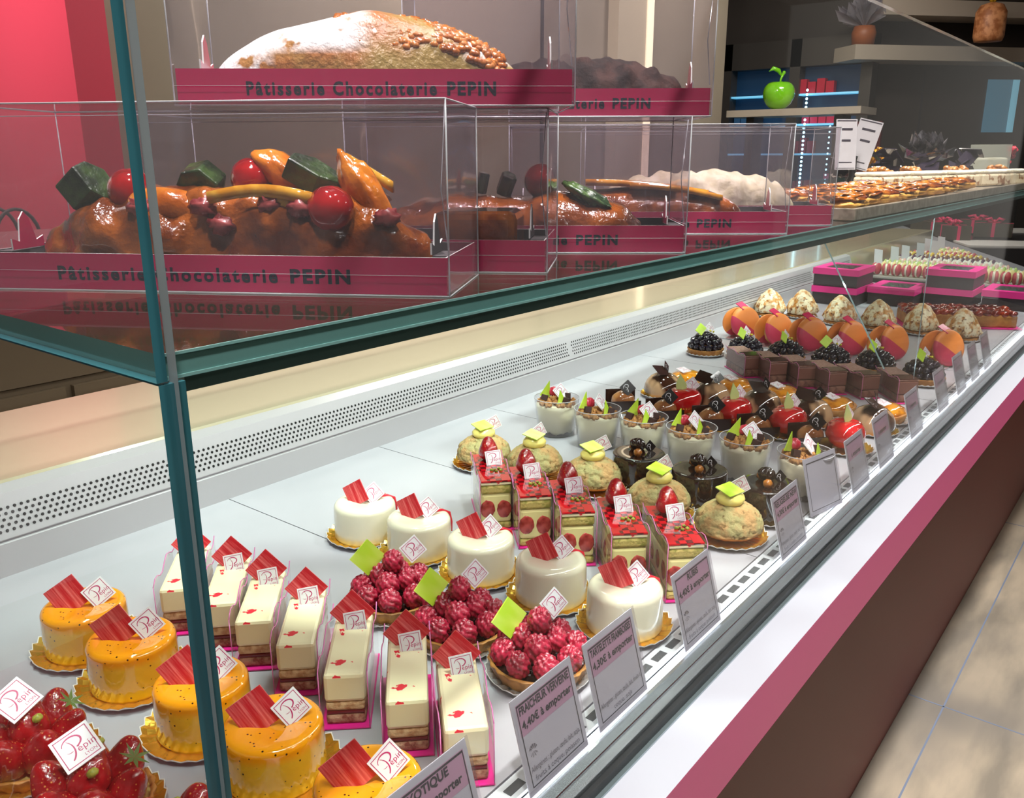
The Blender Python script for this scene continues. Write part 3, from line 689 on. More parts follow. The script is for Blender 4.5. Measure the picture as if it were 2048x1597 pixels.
# ------------------------------------------------------------------ row 11: red glazed hearts
redg = mat('red mirror glaze', 'c00e14', 0.06, coat=1.0, c2='d8242a', ns=30)
t = thing('red_glazed_cake', label='x', cat='cake'); board(0.041, t, gold)
m = MB()
m.ball((0.0, 0.0, 0.0265), 0.030, 40, 24, 0, (1.12, 0.95, 0.80), fn=lambda d: 1 - 0.22 * max(0, d.z) ** 6 - 0.08 * max(0, 1 - abs(d.x) * 5) * max(0, d.z))
obj('cake_body', m, redg, t)
mg = MB(); mg.prism([(-0.008, -0.010), (0.008, -0.010), (0.009, -0.002), (0.0, 0.017), (-0.009, -0.002)], -0.0007, 0.0007); LEAFP = mg.mesh('chocolate_leaf', [mat('pale green leaf', 'cfd98c', 0.4)])
obj('chocolate_leaf', LEAFP, None, t, M=frame((-0.006, 0.0, 0.055), (-0.6, -0.78, 0.1), 8))
name_tag(t, (0.015, -0.004, 0.051), (-0.5, -0.85, 0.3), 35, 0.9)
row(t, [(1.252, 0.628), (1.250, 0.536), (1.252, 0.448), (1.238, 0.356)], 'glossy red domed cake with a pale green leaf, %s of four', 'red glazed cakes', seed=14, jitter=25)
# ------------------------------------------------------------------ row 12: marbled domes
marb = mat('marbled glaze', '3a1c12', 0.07, coat=1.0, c2='c9a07a', ns=26, nd=2, lo=0.44, hi=0.56, stretch=(1, 1, 0.35))
t = thing('marbled_dome_cake', label='x', cat='cake'); board(0.0405, t, gold)
m = MB(); m.lathe([(0.0001, 0.002), (0.033, 0.002), (0.0345, 0.006), (0.0345, 0.014), (0.033, 0.022), (0.029, 0.030), (0.022, 0.037), (0.013, 0.0415), (0.0001, 0.043)], 48); obj('cake_body', m, marb, t)
m = MB(); m.box(-0.015, 0.015, -0.012, 0.012, -0.0007, 0.0007); obj('chocolate_plaque', m, choc, t, M=frame((-0.010, 0.006, 0.049), (-0.3, -0.5, 0.8), -20))
name_tag(t, (0.008, -0.006, 0.051), (-0.4, -0.85, 0.3), 40, 0.8, dark=True)
row(t, [(1.338, 0.712), (1.332, 0.616), (1.336, 0.526), (1.333, 0.440), (1.352, 0.350)], 'dark marbled glossy dome on gold card, %s of five', 'marbled dome cakes', seed=15, jitter=40)
# ------------------------------------------------------------------ row 13: golden caramelised tarts
cara = mat('caramelised top', 'e8951e', 0.08, coat=1.0, c2='9a4408', ns=55, nd=3, lo=0.45, hi=0.7)
t = thing('caramel_tart', label='x', cat='tart'); board(0.044, t, silver)
m = MB(); m.lathe([(0.0001, 0.002), (0.034, 0.002), (0.039, 0.015), (0.037, 0.0155), (0.0001, 0.0155)], 60, 0, True, rmod=lambda r_, z, a, k: (r_ * (1 + 0.12 * math.cos(2 * a)) * (1 + 0.02 * math.cos(24 * a)), z)); obj('tart_shell', m, crust, t)
m = MB(); m.ball((0, 0, 0.0155), 0.036, 36, 16, 0, (1.1, 0.86, 0.34), 0.07, 2); obj('caramel_cream', m, cara, t)
name_tag(t, (-0.004, 0.004, 0.030), (-0.1, -0.2, 0.95), 10, 0.95)
row(t, [(1.428, 0.712), (1.430, 0.618), (1.430, 0.530), (1.415, 0.430), (1.428, 0.352)], 'oval golden caramel tart on silver card, %s of five', 'caramel tarts', seed=16, jitter=8)
# ------------------------------------------------------------------ row 14: brown chocolate slices
brm = mat('milk chocolate mousse', '7d5044', 0.5, bump=0.15, bs=300)
brt = mat('brown velvet top', '8a5c4e', 0.6, c2='a88678', ns=300, bump=0.6, bs=700)
t = thing('chocolate_slice', label='x', cat='cake slice')
m = MB(); m.box(-0.0188, 0.0188, -0.050, 0.050, 0.0003, 0.0014); obj('pink_card', m, pink_base, t)
layered(t, 0.0365, 0.092, [('sponge_base', 0.0014, 0.016, mat('brown sponge', '8f6353', 0.8, c2='6b4238', ns=150), 0.0004), ('mousse_middle', 0.016, 0.041, brm, 0.0), ('velvet_top', 0.041, 0.0435, brt, 0.0)])
m = MB(); m.box(-0.017, 0.017, -0.046, -0.014, 0.0437, 0.0449); obj('chocolate_plaque', m, mat('glossy milk plaque', '4e2d26', 0.12, coat=0.7), t)
sheet(t, 'plastic_sleeve', -0.0188, -0.05, 0.05, 0.001, 0.044, -0.0002)
fr = [(1.570, 0.648), (1.556, 0.590), (1.557, 0.534), (1.545, 0.476), (1.553, 0.422), (1.565, 0.356)]
row(t, [(a + D45.x * 0.030, b + D45.y * 0.030) for a, b in fr], 'brown velvet chocolate slice on pink card, %s of six', 'brown chocolate slices', rz=[R(-45 + d) for d in (2, 0, -2, 1, 3, -6)])
# ------------------------------------------------------------------ row 15: blackberry tarts
t = thing('blackberry_tart', label='x', cat='tart'); board(0.0415, t, silver)
obj('tart_shell', fluted(crust, 0.039, 0.014, inner=dark_fill), None, t, loc=(0, 0, 0.001))
rnd = random.Random(12)
for ring, (rr, z, n_) in enumerate([(0.032, 0.021, 15), (0.028, 0.031, 13), (0.019, 0.038, 9), (0.009, 0.043, 5), (0.0, 0.046, 1)]):
    for j in range(n_):
        a = 2 * PI * j / n_ + ring * 0.4
        obj('blackberry', BLACKB, None, t, M=T(rr * math.cos(a), rr * math.sin(a), z) @ RX(rnd.uniform(-1, 1)) @ RY(rnd.uniform(-1, 1)) @ Matrix.Scale(rnd.uniform(0.95, 1.2), 4))
obj('chocolate_plaque', GREENS, None, t, M=frame((-0.012, 0.008, 0.057), (-0.5, -0.7, 0.4), 45, 1.35))
name_tag(t, (0.016, 0.0, 0.056), (-0.45, -0.8, 0.4), 35, 0.85)
bits(t, 'lemon_zest', mat('lemon zest', 'd8c830', 0.5), [(0.004, -0.008, 0.052), (0.009, -0.004, 0.052), (0.012, -0.011, 0.050)], 0.002, 5, 'stuff')
row(t, [(1.690, 0.800), (1.706, 0.716), (1.720, 0.632), (1.726, 0.540), (1.742, 0.458), (1.715, 0.362)], 'blackberry tart with a small green square, %s of six', 'blackberry tarts', seed=17, jitter=30)
# ------------------------------------------------------------------ row 16: orange and pink macarons standing up
mac = mat('two tone macaron', 'ee8a3c', 0.45, bump=0.1, bs=120)
nt = mac.node_tree; tc = nt.nodes.new('ShaderNodeTexCoord'); sx = nt.nodes.new('ShaderNodeSeparateXYZ'); nt.links.new(tc.outputs['Object'], sx.inputs[0])
ad = nt.nodes.new('ShaderNodeMath'); ad.operation = 'MULTIPLY_ADD'; ad.inputs[1].default_value = 0.75; nt.links.new(sx.outputs[0], ad.inputs[0]); nt.links.new(sx.outputs[1], ad.inputs[2])
mr = nt.nodes.new('ShaderNodeMapRange'); mr.inputs[1].default_value = -0.0085; mr.inputs[2].default_value = -0.0075; nt.links.new(ad.outputs[0], mr.inputs[0])
mx = nt.nodes.new('ShaderNodeMix'); mx.data_type = 'RGBA'; mx.inputs[6].default_value = lin('cc3a58'); mx.inputs[7].default_value = lin('ee8c40')
nt.links.new(mr.outputs[0], mx.inputs[0]); nt.links.new(mx.outputs[2], nt.nodes['Principled BSDF'].inputs['Base Color'])
t = thing('giant_macaron', label='x', cat='macaron')
m = MB(); m.box(-0.036, 0.036, -0.02, 0.034, 0.0004, 0.0016); obj('cake_board', m, silver, t)
shell = MB(); shell.lathe([(0.0001, -0.001), (0.036, -0.001), (0.0378, 0.001), (0.0372, 0.004), (0.034, 0.0078), (0.026, 0.0102), (0.0001, 0.0112)], 48)
sm_ = shell.mesh('macaron_shell', [mac])
nrm = Vector((-0.52, -0.82, 0.24))
obj('macaron_shell', sm_, None, t, M=frame((0.0, -0.010, 0.0385), nrm, 0))
obj('macaron_shell', sm_, None, t, M=frame((0.014, 0.020, 0.0345), (0.52, 0.82, 0.05), 0, 0.92))
m = MB(); m.ball((0.004, 0.007, 0.034), 0.030, 24, 14, 0, (0.95, 0.42, 0.95), 0.1, 3); obj('filling', m, mat('nut filling', 'c98f4a', 0.5), t)
for i, (x, z) in enumerate([(0.030, 0.05), (0.036, 0.036), (0.034, 0.022)]):
    m = MB(); m.ball((x, 0.004, z), 0.0068, 12, 8); obj('hazelnut', m, nut_m, t)
m = MB(); m.box(-0.013, 0.013, -0.012, 0.012, -0.0007, 0.0007); obj('chocolate_plaque', m, mat('pink plaque', 'd82a5c', 0.3), t, M=frame((0.004, 0.001, 0.0765), (-0.1, -0.5, 0.85), 8))
name_tag(t, (0.024, -0.003, 0.064), (-0.4, -0.85, 0.3), -40, 0.9)
row(t, [(1.905, 0.815), (1.866, 0.718), (1.862, 0.640), (1.872, 0.556), (1.880, 0.472), (1.892, 0.370)], 'large orange and pink macaron on edge, %s of six', 'orange macarons', rz=[R(d) for d in (-4, 3, -6, 0, 4, -3)])
# ------------------------------------------------------------------ row 17: toasted meringue cones
mer = mat('toasted meringue', 'f6e8c4', 0.5, c2='cf8c3c', ns=85, nd=4, lo=0.44, hi=0.60, coat=0.2)
overlay(mer, '7a3c12', 'noise', 120, 0.56, 0.66)
t = thing('meringue_tart', label='x', cat='tart'); board(0.0415, t, silver)
m = MB(); m.lathe([(0.0001, 0.002), (0.034, 0.002), (0.038, 0.010), (0.0001, 0.010)], 40); obj('tart_shell', m, crust, t)
m = MB()
def rm(rr, z, a, k):
    d = Vector((rr * math.cos(a), rr * math.sin(a), z)) * 75; return rr * (1 + 0.17 * noise.noise(d) + 0.10 * noise.noise(d * 2.7)), z + (0.006 * noise.noise(d * 1.4 + Vector((9, 9, 9))) if k > 1 else 0)
m.lathe([(0.0001, 0.012), (0.037, 0.013), (0.0405, 0.020), (0.0395, 0.028), (0.036, 0.037), (0.0305, 0.047), (0.024, 0.056), (0.0165, 0.065), (0.008, 0.072), (0.0001, 0.0745)], 72, 0, True, rmod=rm)
obj('meringue', m, mer, t)
row(t, [(2.222, 0.872), (2.255, 0.795), (2.220, 0.684), (2.213, 0.588), (2.215, 0.488), (2.195, 0.393)], 'cone of toasted meringue, %s of six', 'meringue tarts', seed=18, jitter=60)
# glazed fruit bar behind them
t = thing('glazed_fruit_bar', 2.40, 0.45, 0, R(-62), 'long tart bar with dark red glazed fruit behind the meringue cones', 'tart')
m = MB(); m.box(-0.14, 0.14, -0.06, 0.06, 0.0005, 0.003); obj('cake_board', m, pink_base, t)
m = MB(); m.box(-0.13, 0.13, -0.05, 0.05, 0.003, 0.034); obj('tart_shell', m, crust, t, bevel=0.004)
m = MB(); rnd = random.Random(4)
for i in range(13):
    for j in range(5): m.ball((-0.12 + 0.02 * i, -0.04 + 0.02 * j, 0.037 + rnd.uniform(-.002, .003)), 0.0125, 12, 8, 0, (1, 1, 0.7), 0.2, rnd.random() * 30)
obj('glazed_fruit', m, mat('dark red glaze', '5c0d12', 0.06, coat=1.0, c2='a5381c', ns=40), t, kind='stuff')
# ------------------------------------------------------------------ price signs along the front glass
ink = mat('sign ink', '2b2430', 0.5); ink2 = mat('sign grey ink', '77727c', 0.5)
sign_w = mat('sign paper', 'dcdbe3', 0.4); sign_refl = mat('sign pink reflection', 'd9a9c4', 0.4)
def price_sign(x, lines, label, w=0.071, h=0.070, yaw=0, y=0.2895, pink=True, dark=True, small=True):
    t = thing('price_sign', x, y, 0.0, R(yaw), label, 'price sign', 'price signs in front of the pastries')
    F = frame((0, 0, 0), (0, -0.965, 0.262))
    m = MB(); a = w / 2
    m.box(-a, a, 0, h, -0.0009, -0.0002, 0)
    z = 0.0
    m.add([(-a + .002, 0.003, z), (a - .002, 0.003, z), (a - .002, h - .003, z), (-a + .002, h - .003, z)], [(0, 1, 2, 3)], 0)
    if pink: m.add([(-a + .004, h * 0.60, z + .0001), (a - .004, h * 0.60, z + .0001), (a - .004, h * 0.93, z + .0001), (-a + .004, h * 0.93, z + .0001)], [(0, 1, 2, 3)], 1)  # pink reflection of the front glass, painted onto the card
    z = 0.00022; f0, f1, g0, g1, t_ = -a + .0045, a - .0045, 0.005, h - 0.0055, 0.0009
    for (p, q, r_, s_) in [(f0, f1, g0, g0 + t_), (f0, f1, g1 - t_ * 1.6, g1), (f0, f0 + t_, g0, g1), (f1 - t_, f1, g0, g1)]:
        m.add([(p, r_, z), (q, r_, z), (q, s_, z), (p, s_, z)], [(0, 1, 2, 3)], 2)
    for (s, yy, sz, mi, b) in lines:
        v, f = text_geo(s, sz, 'CENTER', b); 
        ww = max(q[0] for q in v) - min(q[0] for q in v); k = min(1, (w - 0.013) / ww)
        m.add(v, f, mi, False, T(0, h * yy, 0.0003) @ Matrix.Diagonal((k, 1, 1, 1)))
    # little fan emblem
    if small:
        for q in range(5):
            a0 = R(20 + q * 28); a1 = R(42 + q * 28); c = (-a + 0.0125, h * 0.41)
            m.add([(c[0] + 0.0015 * math.cos(a0), c[1] + .0015 * math.sin(a0), .0003), (c[0] + 0.0048 * math.cos(a0), c[1] + .0048 * math.sin(a0), .0003), (c[0] + 0.0048 * math.cos(a1), c[1] + .0048 * math.sin(a1), .0003)], [(0, 1, 2)], 3)
        for q in range(4):
            a0 = R(215 + q * 35); c = (-a + 0.0125, h * 0.41)
            m.add([(c[0], c[1], .0003), (c[0] + 0.0045 * math.cos(a0), c[1] + .0045 * math.sin(a0), .0003), (c[0] + 0.0045 * math.cos(a0 + .15), c[1] + .0045 * math.sin(a0 + .15), .0003)], [(0, 1, 2)], 3)
    obj('sign_card', m, [sign_w, sign_refl, ink, ink2], t, M=F)
    m = MB(); m.box(-a - .0015, a + .0015, 0, h + .0015, 0.0006, 0.0011); m.box(-a - .0015, a + .0015, 0, 0.004, -0.003, 0.0011); obj('clear_holder', m, film, t, M=F)
    return t
def std(nm, pr, al=True):
    L = [(nm, 0.845, 0.0080, 2, 0.00028), (pr, 0.70, 0.0080, 2, 0.00025)]
    if al: L += [('Allerg\u00e8nes : gluten, \u0153ufs, lait, soja,', 0.24, 0.0058, 3, 0), ('fruits \u00e0 coque, poisson', 0.14, 0.0058, 3, 0)]
    return L
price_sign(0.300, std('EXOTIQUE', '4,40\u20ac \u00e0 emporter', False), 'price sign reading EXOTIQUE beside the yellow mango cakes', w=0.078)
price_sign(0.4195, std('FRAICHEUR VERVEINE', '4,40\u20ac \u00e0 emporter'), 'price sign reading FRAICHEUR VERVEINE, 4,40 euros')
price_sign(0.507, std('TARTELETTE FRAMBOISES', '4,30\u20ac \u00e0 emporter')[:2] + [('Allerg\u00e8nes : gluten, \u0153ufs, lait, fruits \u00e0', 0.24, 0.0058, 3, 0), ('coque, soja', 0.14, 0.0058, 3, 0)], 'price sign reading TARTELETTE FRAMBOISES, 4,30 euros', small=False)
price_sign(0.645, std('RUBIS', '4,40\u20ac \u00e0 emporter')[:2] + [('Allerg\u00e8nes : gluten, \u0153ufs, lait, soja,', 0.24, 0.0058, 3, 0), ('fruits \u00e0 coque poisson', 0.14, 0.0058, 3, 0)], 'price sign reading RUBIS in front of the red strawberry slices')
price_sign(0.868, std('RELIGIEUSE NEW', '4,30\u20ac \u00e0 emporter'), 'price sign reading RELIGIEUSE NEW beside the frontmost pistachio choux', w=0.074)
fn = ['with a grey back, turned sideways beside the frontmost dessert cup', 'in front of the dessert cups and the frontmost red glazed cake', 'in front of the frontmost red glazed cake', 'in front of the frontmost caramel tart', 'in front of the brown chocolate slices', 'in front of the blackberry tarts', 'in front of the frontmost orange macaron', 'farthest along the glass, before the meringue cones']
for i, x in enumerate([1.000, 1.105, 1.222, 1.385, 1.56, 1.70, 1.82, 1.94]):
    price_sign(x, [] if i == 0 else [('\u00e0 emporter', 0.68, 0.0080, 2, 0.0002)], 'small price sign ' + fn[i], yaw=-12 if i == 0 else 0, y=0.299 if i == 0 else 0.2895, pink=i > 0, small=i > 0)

# ------------------------------------------------------------------ cake boxes on the glass shelf
fuchsia = mat('fuchsia card', 'b81450', 0.22, coat=0.5)
boxdark = mat('box print', '1c1a2c', 0.4)
darkin = mat('grey card inside', '4c4648', 0.6)
SH = 0.3519
TH = 0.0195
def loaf(L, W, Hh, mt, seed=0, rough=0.12, ends=2.4, freq=28, name='loaf', flat=0.35, nu=64, nv=28):
    m = MB(); vs = []; fs = []
    for i in range(nu + 1):
        u = -1 + 2 * i / nu; e = max(0.0, 1 - abs(u) ** ends) ** 0.6
        for j in range(nv):
            a = 2 * PI * j / nv; ca, sa = math.cos(a), math.sin(a)
            y = W / 2 * e * (abs(ca) ** 0.8) * (1 if ca > 0 else -1)
            z = Hh * (e * 0.8 + 0.2 * (e > 0)) * (max(sa, 0) ** 0.85) - (0.0 if sa > 0 else 0.0)
            p = Vector((u * L / 2, y, z)); 
            k = noise.noise(p * freq + Vector((seed * 7.3, 1, 2))) + 0.5 * noise.noise(p * freq * 2.3 + Vector((seed, 3, 4)))
            if sa > 0: p += Vector((0, ca, sa)) * k * rough * Hh * min(1, e * 2)
            vs.append(tuple(p))
    for i in range(nu):
        for j in range(nv): j2 = (j + 1) % nv; fs.append((i * nv + j, i * nv + j2, (i + 1) * nv + j2, (i + 1) * nv + j))
    m.add(vs, fs, 0, True); m.add([vs[j] for j in range(nv)], [tuple(reversed(range(nv)))], 0); m.add([vs[nu * nv + j] for j in range(nv)], [tuple(range(nv))], 0)
    return m
def cake_box(fr_, u, L, z, label, text=True, H=0.0945, W=0.084):
    u = Vector((u[0], u[1], 0)).normalized(); v = Vector((-u.y, u.x, 0)); c = Vector((fr_[0], fr_[1], 0)) - u * L / 2 + v * W / 2
    t = thing('cake_box', c.x, c.y, z, math.atan2(u.y, u.x), label, 'cake box', 'clear topped cake boxes')
    a, b = L / 2 - 0.0015, W / 2 - 0.0015; k = 0.0007
    m = MB()
    m.box(-a, a, -b, b, 0.0006, 0.0014, 0, mis=[0, 1, 0, 0, 0, 0])
    m.box(-a, a, -b, -b + k, 0.0014, TH, 0, mis=[0, 2, 0, 0, 1, 0]); m.box(-a, a, b - k, b, 0.0014, TH, 0, mis=[0, 2, 1, 0, 0, 0])
    m.box(-a, -a + k, -b + k, b - k, 0.0014, TH, 0, mis=[0, 2, 0, 1, 0, 0]); m.box(a - k, a, -b + k, b - k, 0.0014, TH, 0, mis=[0, 2, 0, 0, 0, 1])
    for s in (-1, 1):
        for yy in (-b + 0.012,):
            pts = [(yy, TH), (yy, TH + 0.006), (yy + 0.006, TH + 0.004), (yy + 0.008, TH + 0.016), (yy + 0.012, TH + 0.020), (yy + 0.016, TH + 0.016), (yy + 0.020, TH + 0.004), (yy + 0.026, TH + 0.006), (yy + 0.026, TH)]
            x = s * (a - 0.010); n = len(pts)
            vs = [(x, p, q) for p, q in pts] + [(x - s * 0.0009, p, q) for p, q in pts]
            fs = [tuple(range(n)), tuple(reversed(range(n, 2 * n)))]; bq = len(m.f); m.add(vs, fs + [(i, i + n, (i + 1) % n + n, (i + 1) % n) for i in range(n)], 0)
            m.m[bq] = 1 if s > 0 else 0; m.m[bq + 1] = 0
            for q in range(bq + 2, len(m.m)): m.m[q] = 2
            m.box(min(x, s * a), max(x, s * a), yy, yy + 0.026, TH - 0.0012, TH - 0.0006, 1)
    tray_ = obj('cardboard_tray', m, [fuchsia, darkin, whitecard], t)
    if text:
        m = MB()
        vq, fq = text_geo('P\u00e2tisserie Chocolaterie', 0.0098, 'LEFT', 0.00035, 1.28); w1 = max(p[0] for p in vq); k1 = L * 0.475 / w1
        M0 = Matrix(((1, 0, 0, -L * 0.325), (0, 0, -1, -b - 0.00015), (0, 1, 0, 0.0088), (0, 0, 0, 1)))
        m.add(vq, fq, 0, False, M0 @ Matrix.Diagonal((k1, 1, 1, 1)))
        vq, fq = text_geo('PEPIN', 0.0098, 'LEFT', 0.0004, 1.2); w2 = max(p[0] for p in vq)
        m.add(vq, fq, 0, False, M0 @ T(L * 0.50, 0, 0) @ Matrix.Diagonal((L * 0.125 / w2, 1, 1, 1)))
        obj('box_lettering', m, boxdark, tray_)
    # thin clear cover, open underneath, creased along its edges
    a, b = L / 2, W / 2; m = MB()
    c8 = [(-a, -b, 0.0002), (a, -b, 0.0002), (a, b, 0.0002), (-a, b, 0.0002), (-a, -b, H), (a, -b, H), (a, b, H), (-a, b, H)]
    n = 12
    def panel(p0, p1, p2, p3, bow):
        nn = (Vector(p1) - Vector(p0)).cross(Vector(p3) - Vector(p0)).normalized(); vs = []; fs = []
        for i in range(n + 1):
            for j in range(n + 1):
                s_, t_ = i / n, j / n; p = (Vector(p0) * (1 - s_) + Vector(p1) * s_) * (1 - t_) + (Vector(p3) * (1 - s_) + Vector(p2) * s_) * t_
                k_ = math.sin(PI * s_) * math.sin(PI * t_); p -= nn * (bow * k_ + 0.0006 * k_ * noise.noise(p * 30))
                vs.append(tuple(p))
        for i in range(n):
            for j in range(n): q = i * (n + 1) + j; fs.append((q, q + n + 1, q + n + 2, q + 1))
        m.add(vs, fs, 0, True)
    panel(c8[0], c8[1], c8[5], c8[4], 0.0010); panel(c8[1], c8[2], c8[6], c8[5], 0.0008); panel(c8[2], c8[3], c8[7], c8[6], 0.0010); panel(c8[3], c8[0], c8[4], c8[7], 0.0008); panel(c8[4], c8[5], c8[6], c8[7], 0.0012)
    for i, j in [(0, 1), (1, 2), (2, 3), (3, 0), (4, 5), (5, 6), (6, 7), (7, 4), (0, 4), (1, 5), (2, 6), (3, 7)]:
        m.tube([c8[i], c8[j]], 0.00045, 4, 1)
    m.tube([(-a, -b - .0002, 0.0105), (a, -b - .0002, 0.0105)], 0.00012, 4, 1)
    m.tube([(-a + .004, -b + .003, H - 0.006), (a - .004, -b + .003, H - 0.006)], 0.0002, 4, 1)
    m.tube([(a - .0015, -b + .006, H - 0.002), (a - .0045, -b + .006, H * 0.55), (a - .0012, -b + .006, 0.022)], 0.00035, 4, 1)
    obj('clear_cover', m, [clear('box plastic', 'ece8ec', 0.05, 'd8d2dc', 0.05, 1.45), clear('plastic crease', 'c8c4ca', 0.35, 'e8e6ec', 0.08, 1.6)], t)
    return t, c, u, v
ud = (0.52, -0.85)
glz = mat('dark caramel glaze', 'a0561e', 0.13, coat=1.0, c2='5a250d', ns=34, nd=5, lo=0.4, hi=0.62, bump=0.9, bs=130, bd=4)
def local(c, u, v, x, y): p = c + u * x + v * y; return p.x, p.y
bA = cake_box((0.3135, 0.2885), (0.512, -0.859), 0.258, SH, 'clear topped cake box holding a glazed cake crowned with candied fruit, nearest the glass corner')
b2 = cake_box((0.416, 0.303), ud, 0.258, SH, 'cake box second along the shelf, with a short glazed cake piece at its end', text=False)
b3 = cake_box((0.568, 0.2895), (0.60, -0.80), 0.245, SH, 'cake box third along the shelf, whose cake carries a red cherry')
b4 = cake_box((0.764, 0.2895), (0.60, -0.80), 0.25, SH, 'cake box fourth along the shelf, whose cake has orange peel slices on top')
b5 = cake_box((0.885, 0.2895), (0.60, -0.80), 0.25, SH, 'cake box farthest along the shelf, holding a pale almond iced cake', text=False)
SH2 = SH + 0.0945 + 0.001
bB = cake_box((0.4215, 0.2885), (0.665, -0.747), 0.222, SH2, 'cake box stacked on top, holding the loaf dusted with white sugar')
bC = cake_box((0.600, 0.2905), (0.62, -0.785), 0.222, SH2, 'cake box stacked on top, holding the dark chocolate loaf')

def on(b, x, y): return local(b[1], b[2], b[3], x, y)
def rzb(b): return math.atan2(b[2].y, b[2].x)
# cake A with candied fruit
x, y = on(bA, 0.0, -0.004)
t = thing('candied_fruit_cake', x, y, SH + 0.0016, rzb(bA), 'long glazed brioche cake crowned with candied fruit, in the box at the glass corner', 'cake')
m = loaf(0.226, 0.064, 0.043, glz, 3, 0.19, 3.0, 48, nu=110, nv=40); obj('loaf', m, glz, t); FRU = 0.0075
melon = mat('candied melon', '1c2a18', 0.35, coat=0.15, c2='3a5226', ns=60, bump=0.6, bs=200)
cherry = mat('candied cherry', '6e0a10', 0.08, coat=1.0, c2='a01418', ns=40)
apri = mat('candied apricot', 'cf7a22', 0.15, coat=0.9, c2='a85418', ns=50, bump=0.5, bs=150)
peel = mat('orange peel', 'b87a1c', 0.12, coat=0.9, c2='d9a43a', ns=80)
cran = mat('dried berry', '6a1a20', 0.3, coat=0.4, c2='a04a48', ns=120)
def chunk(c, s, rot, mt, name='candied_melon', seed=0):
    m = MB(); pts = [(-1, -.8), (0.2, -1), (1, -.4), (.8, .7), (-.3, 1), (-1, .3)]
    m.prism([(p[0] * s[0], p[1] * s[1]) for p in pts], -s[2] * .6, s[2] * .8)
    o = obj(name, m, mt, t, loc=c, rot=rot, bevel=0.0012); return o
_mark = len(t.children)
chunk((-0.080, -0.006, 0.041), (0.0125, 0.010, 0.014), (0.5, 0.9, 0.3), melon)
chunk((-0.018, 0.006, 0.046), (0.011, 0.010, 0.013), (1.9, 0.5, 0.3), melon)
chunk((0.048, 0.0, 0.048), (0.015, 0.009, 0.009), (0.4, 0.5, 0.2), melon)
for p, r_ in [((-0.057, -0.002, 0.041), 0.0125), ((0.012, 0.002, 0.048), 0.011), ((0.064, -0.022, 0.033), 0.0122)]:
    m = MB(); m.ball((0, 0, 0), r_, 24, 16, 0, (1, 1, 0.97), 0.06, p[0] * 99); obj('candied_cherry', m, cherry, t, loc=p)
m = MB(); m.ball((0, 0, 0), 0.0125, 28, 16, 0, (1.75, 0.9, 0.85), 0.16, 4, freq=1.6); obj('candied_apricot', m, apri, t, loc=(-0.030, -0.014, 0.0405), rot=(0, 0.08, 0))
m = MB(); m.ball((0, 0, 0), 0.0115, 24, 16, 0, (1.7, 0.9, 0.75), 0.25, 8, freq=1.8); obj('candied_apricot', m, apri, t, loc=(0.030, 0.004, 0.050), rot=(0, 0.62, 0))
m = MB(); m.ball((0, 0, 0), 0.0125, 24, 16, 0, (1.9, 0.6, 0.72), 0.28, 12, freq=1.8); obj('candied_apricot', m, apri, t, loc=(0.078, -0.006, 0.040), rot=(0.1, 1.02, 0))
def strip(pts, wd=0.004, th=0.002):
    m = MB(); pts = [Vector(p) for p in pts]; n = len(pts); vs = []
    for p in pts: vs += [(p.x, p.y - th, p.z - wd), (p.x, p.y + th, p.z - wd), (p.x, p.y + th, p.z + wd), (p.x, p.y - th, p.z + wd)]
    fs = [(0, 1, 2, 3), (4 * n - 1, 4 * n - 2, 4 * n - 3, 4 * n - 4)]
    for i in range(n - 1):
        for k in range(4): k2 = (k + 1) % 4; fs.append((4 * i + k, 4 * i + 4 + k, 4 * i + 4 + k2, 4 * i + k2))
    m.add(vs, fs, 0, True); return m
obj('orange_peel', strip([(0.000 + 0.008 * i, -0.026, 0.0385 + 0.004 * math.sin(i * 0.45)) for i in range(8)], 0.0032), peel, t)
obj('orange_peel', strip([(0.030 + 0.006 * i, -0.024, 0.039 - 0.0012 * i) for i in range(6)], 0.0025), peel, t)
obj('orange_peel', strip([(0.064 + 0.005 * i, 0.010, 0.058 - 0.003 * i) for i in range(6)], 0.003), peel, t)
for i, p in enumerate([(-0.040, -0.024, 0.033), (-0.004, -0.026, 0.034), (0.032, -0.024, 0.036), (0.006, -0.027, 0.025), (0.049, -0.026, 0.034), (0.092, -0.016, 0.028)]):
    m = MB(); m.ball((0, 0, 0), 0.0055, 14, 10, 0, (1.25, 0.8, 0.85), 0.6, i * 5.0); obj('dried_berry', m, cran, t, loc=p)
for o_ in list(t.children)[_mark:]: o_.location.z += FRU
# cake in box 2
x, y = on(b2, -0.045, 0.002)
t = thing('orange_slice_cake', x, y, SH + 0.0016, rzb(b2), 'glazed brown loaf with a pale candied orange slice, in the second box', 'cake')
obj('loaf', loaf(0.135, 0.066, 0.040, glz, 8, 0.15, 4.0, 30), glz, t)
m = MB(); m.ball((0, 0, 0), 0.022, 28, 12, 0, (1.5, 0.9, 0.16), 0.06, 4); obj('orange_slice', m, mat('orange slice', 'c98a44', 0.15, coat=0.8, c2='d9b27a', ns=60), t, loc=(0.036, 0.0, 0.0425), rot=(0.25, 0.1, 0))
bits(t, 'pecan', mat('pecan', '6b3f22', 0.5, bump=0.5, bs=300), [(0.0, 0.004, 0.048), (-0.03, 0.0, 0.044), (0.058, 0.0, 0.036)], 0.008, 3)
x, y = on(b2, 0.083, -0.006)
t = thing('glazed_cake_piece', x, y, SH + 0.0016, rzb(b2), 'short glazed block of cake at the near end of the second box', 'cake')
m = MB(); m.box(-0.026, 0.026, -0.024, 0.024, 0, 0.034); obj('cake_block', m, mat('golden glaze', 'a55a1c', 0.1, coat=1.0, c2='6a2c0e', ns=45, bump=0.6, bs=160), t, bevel=0.005)
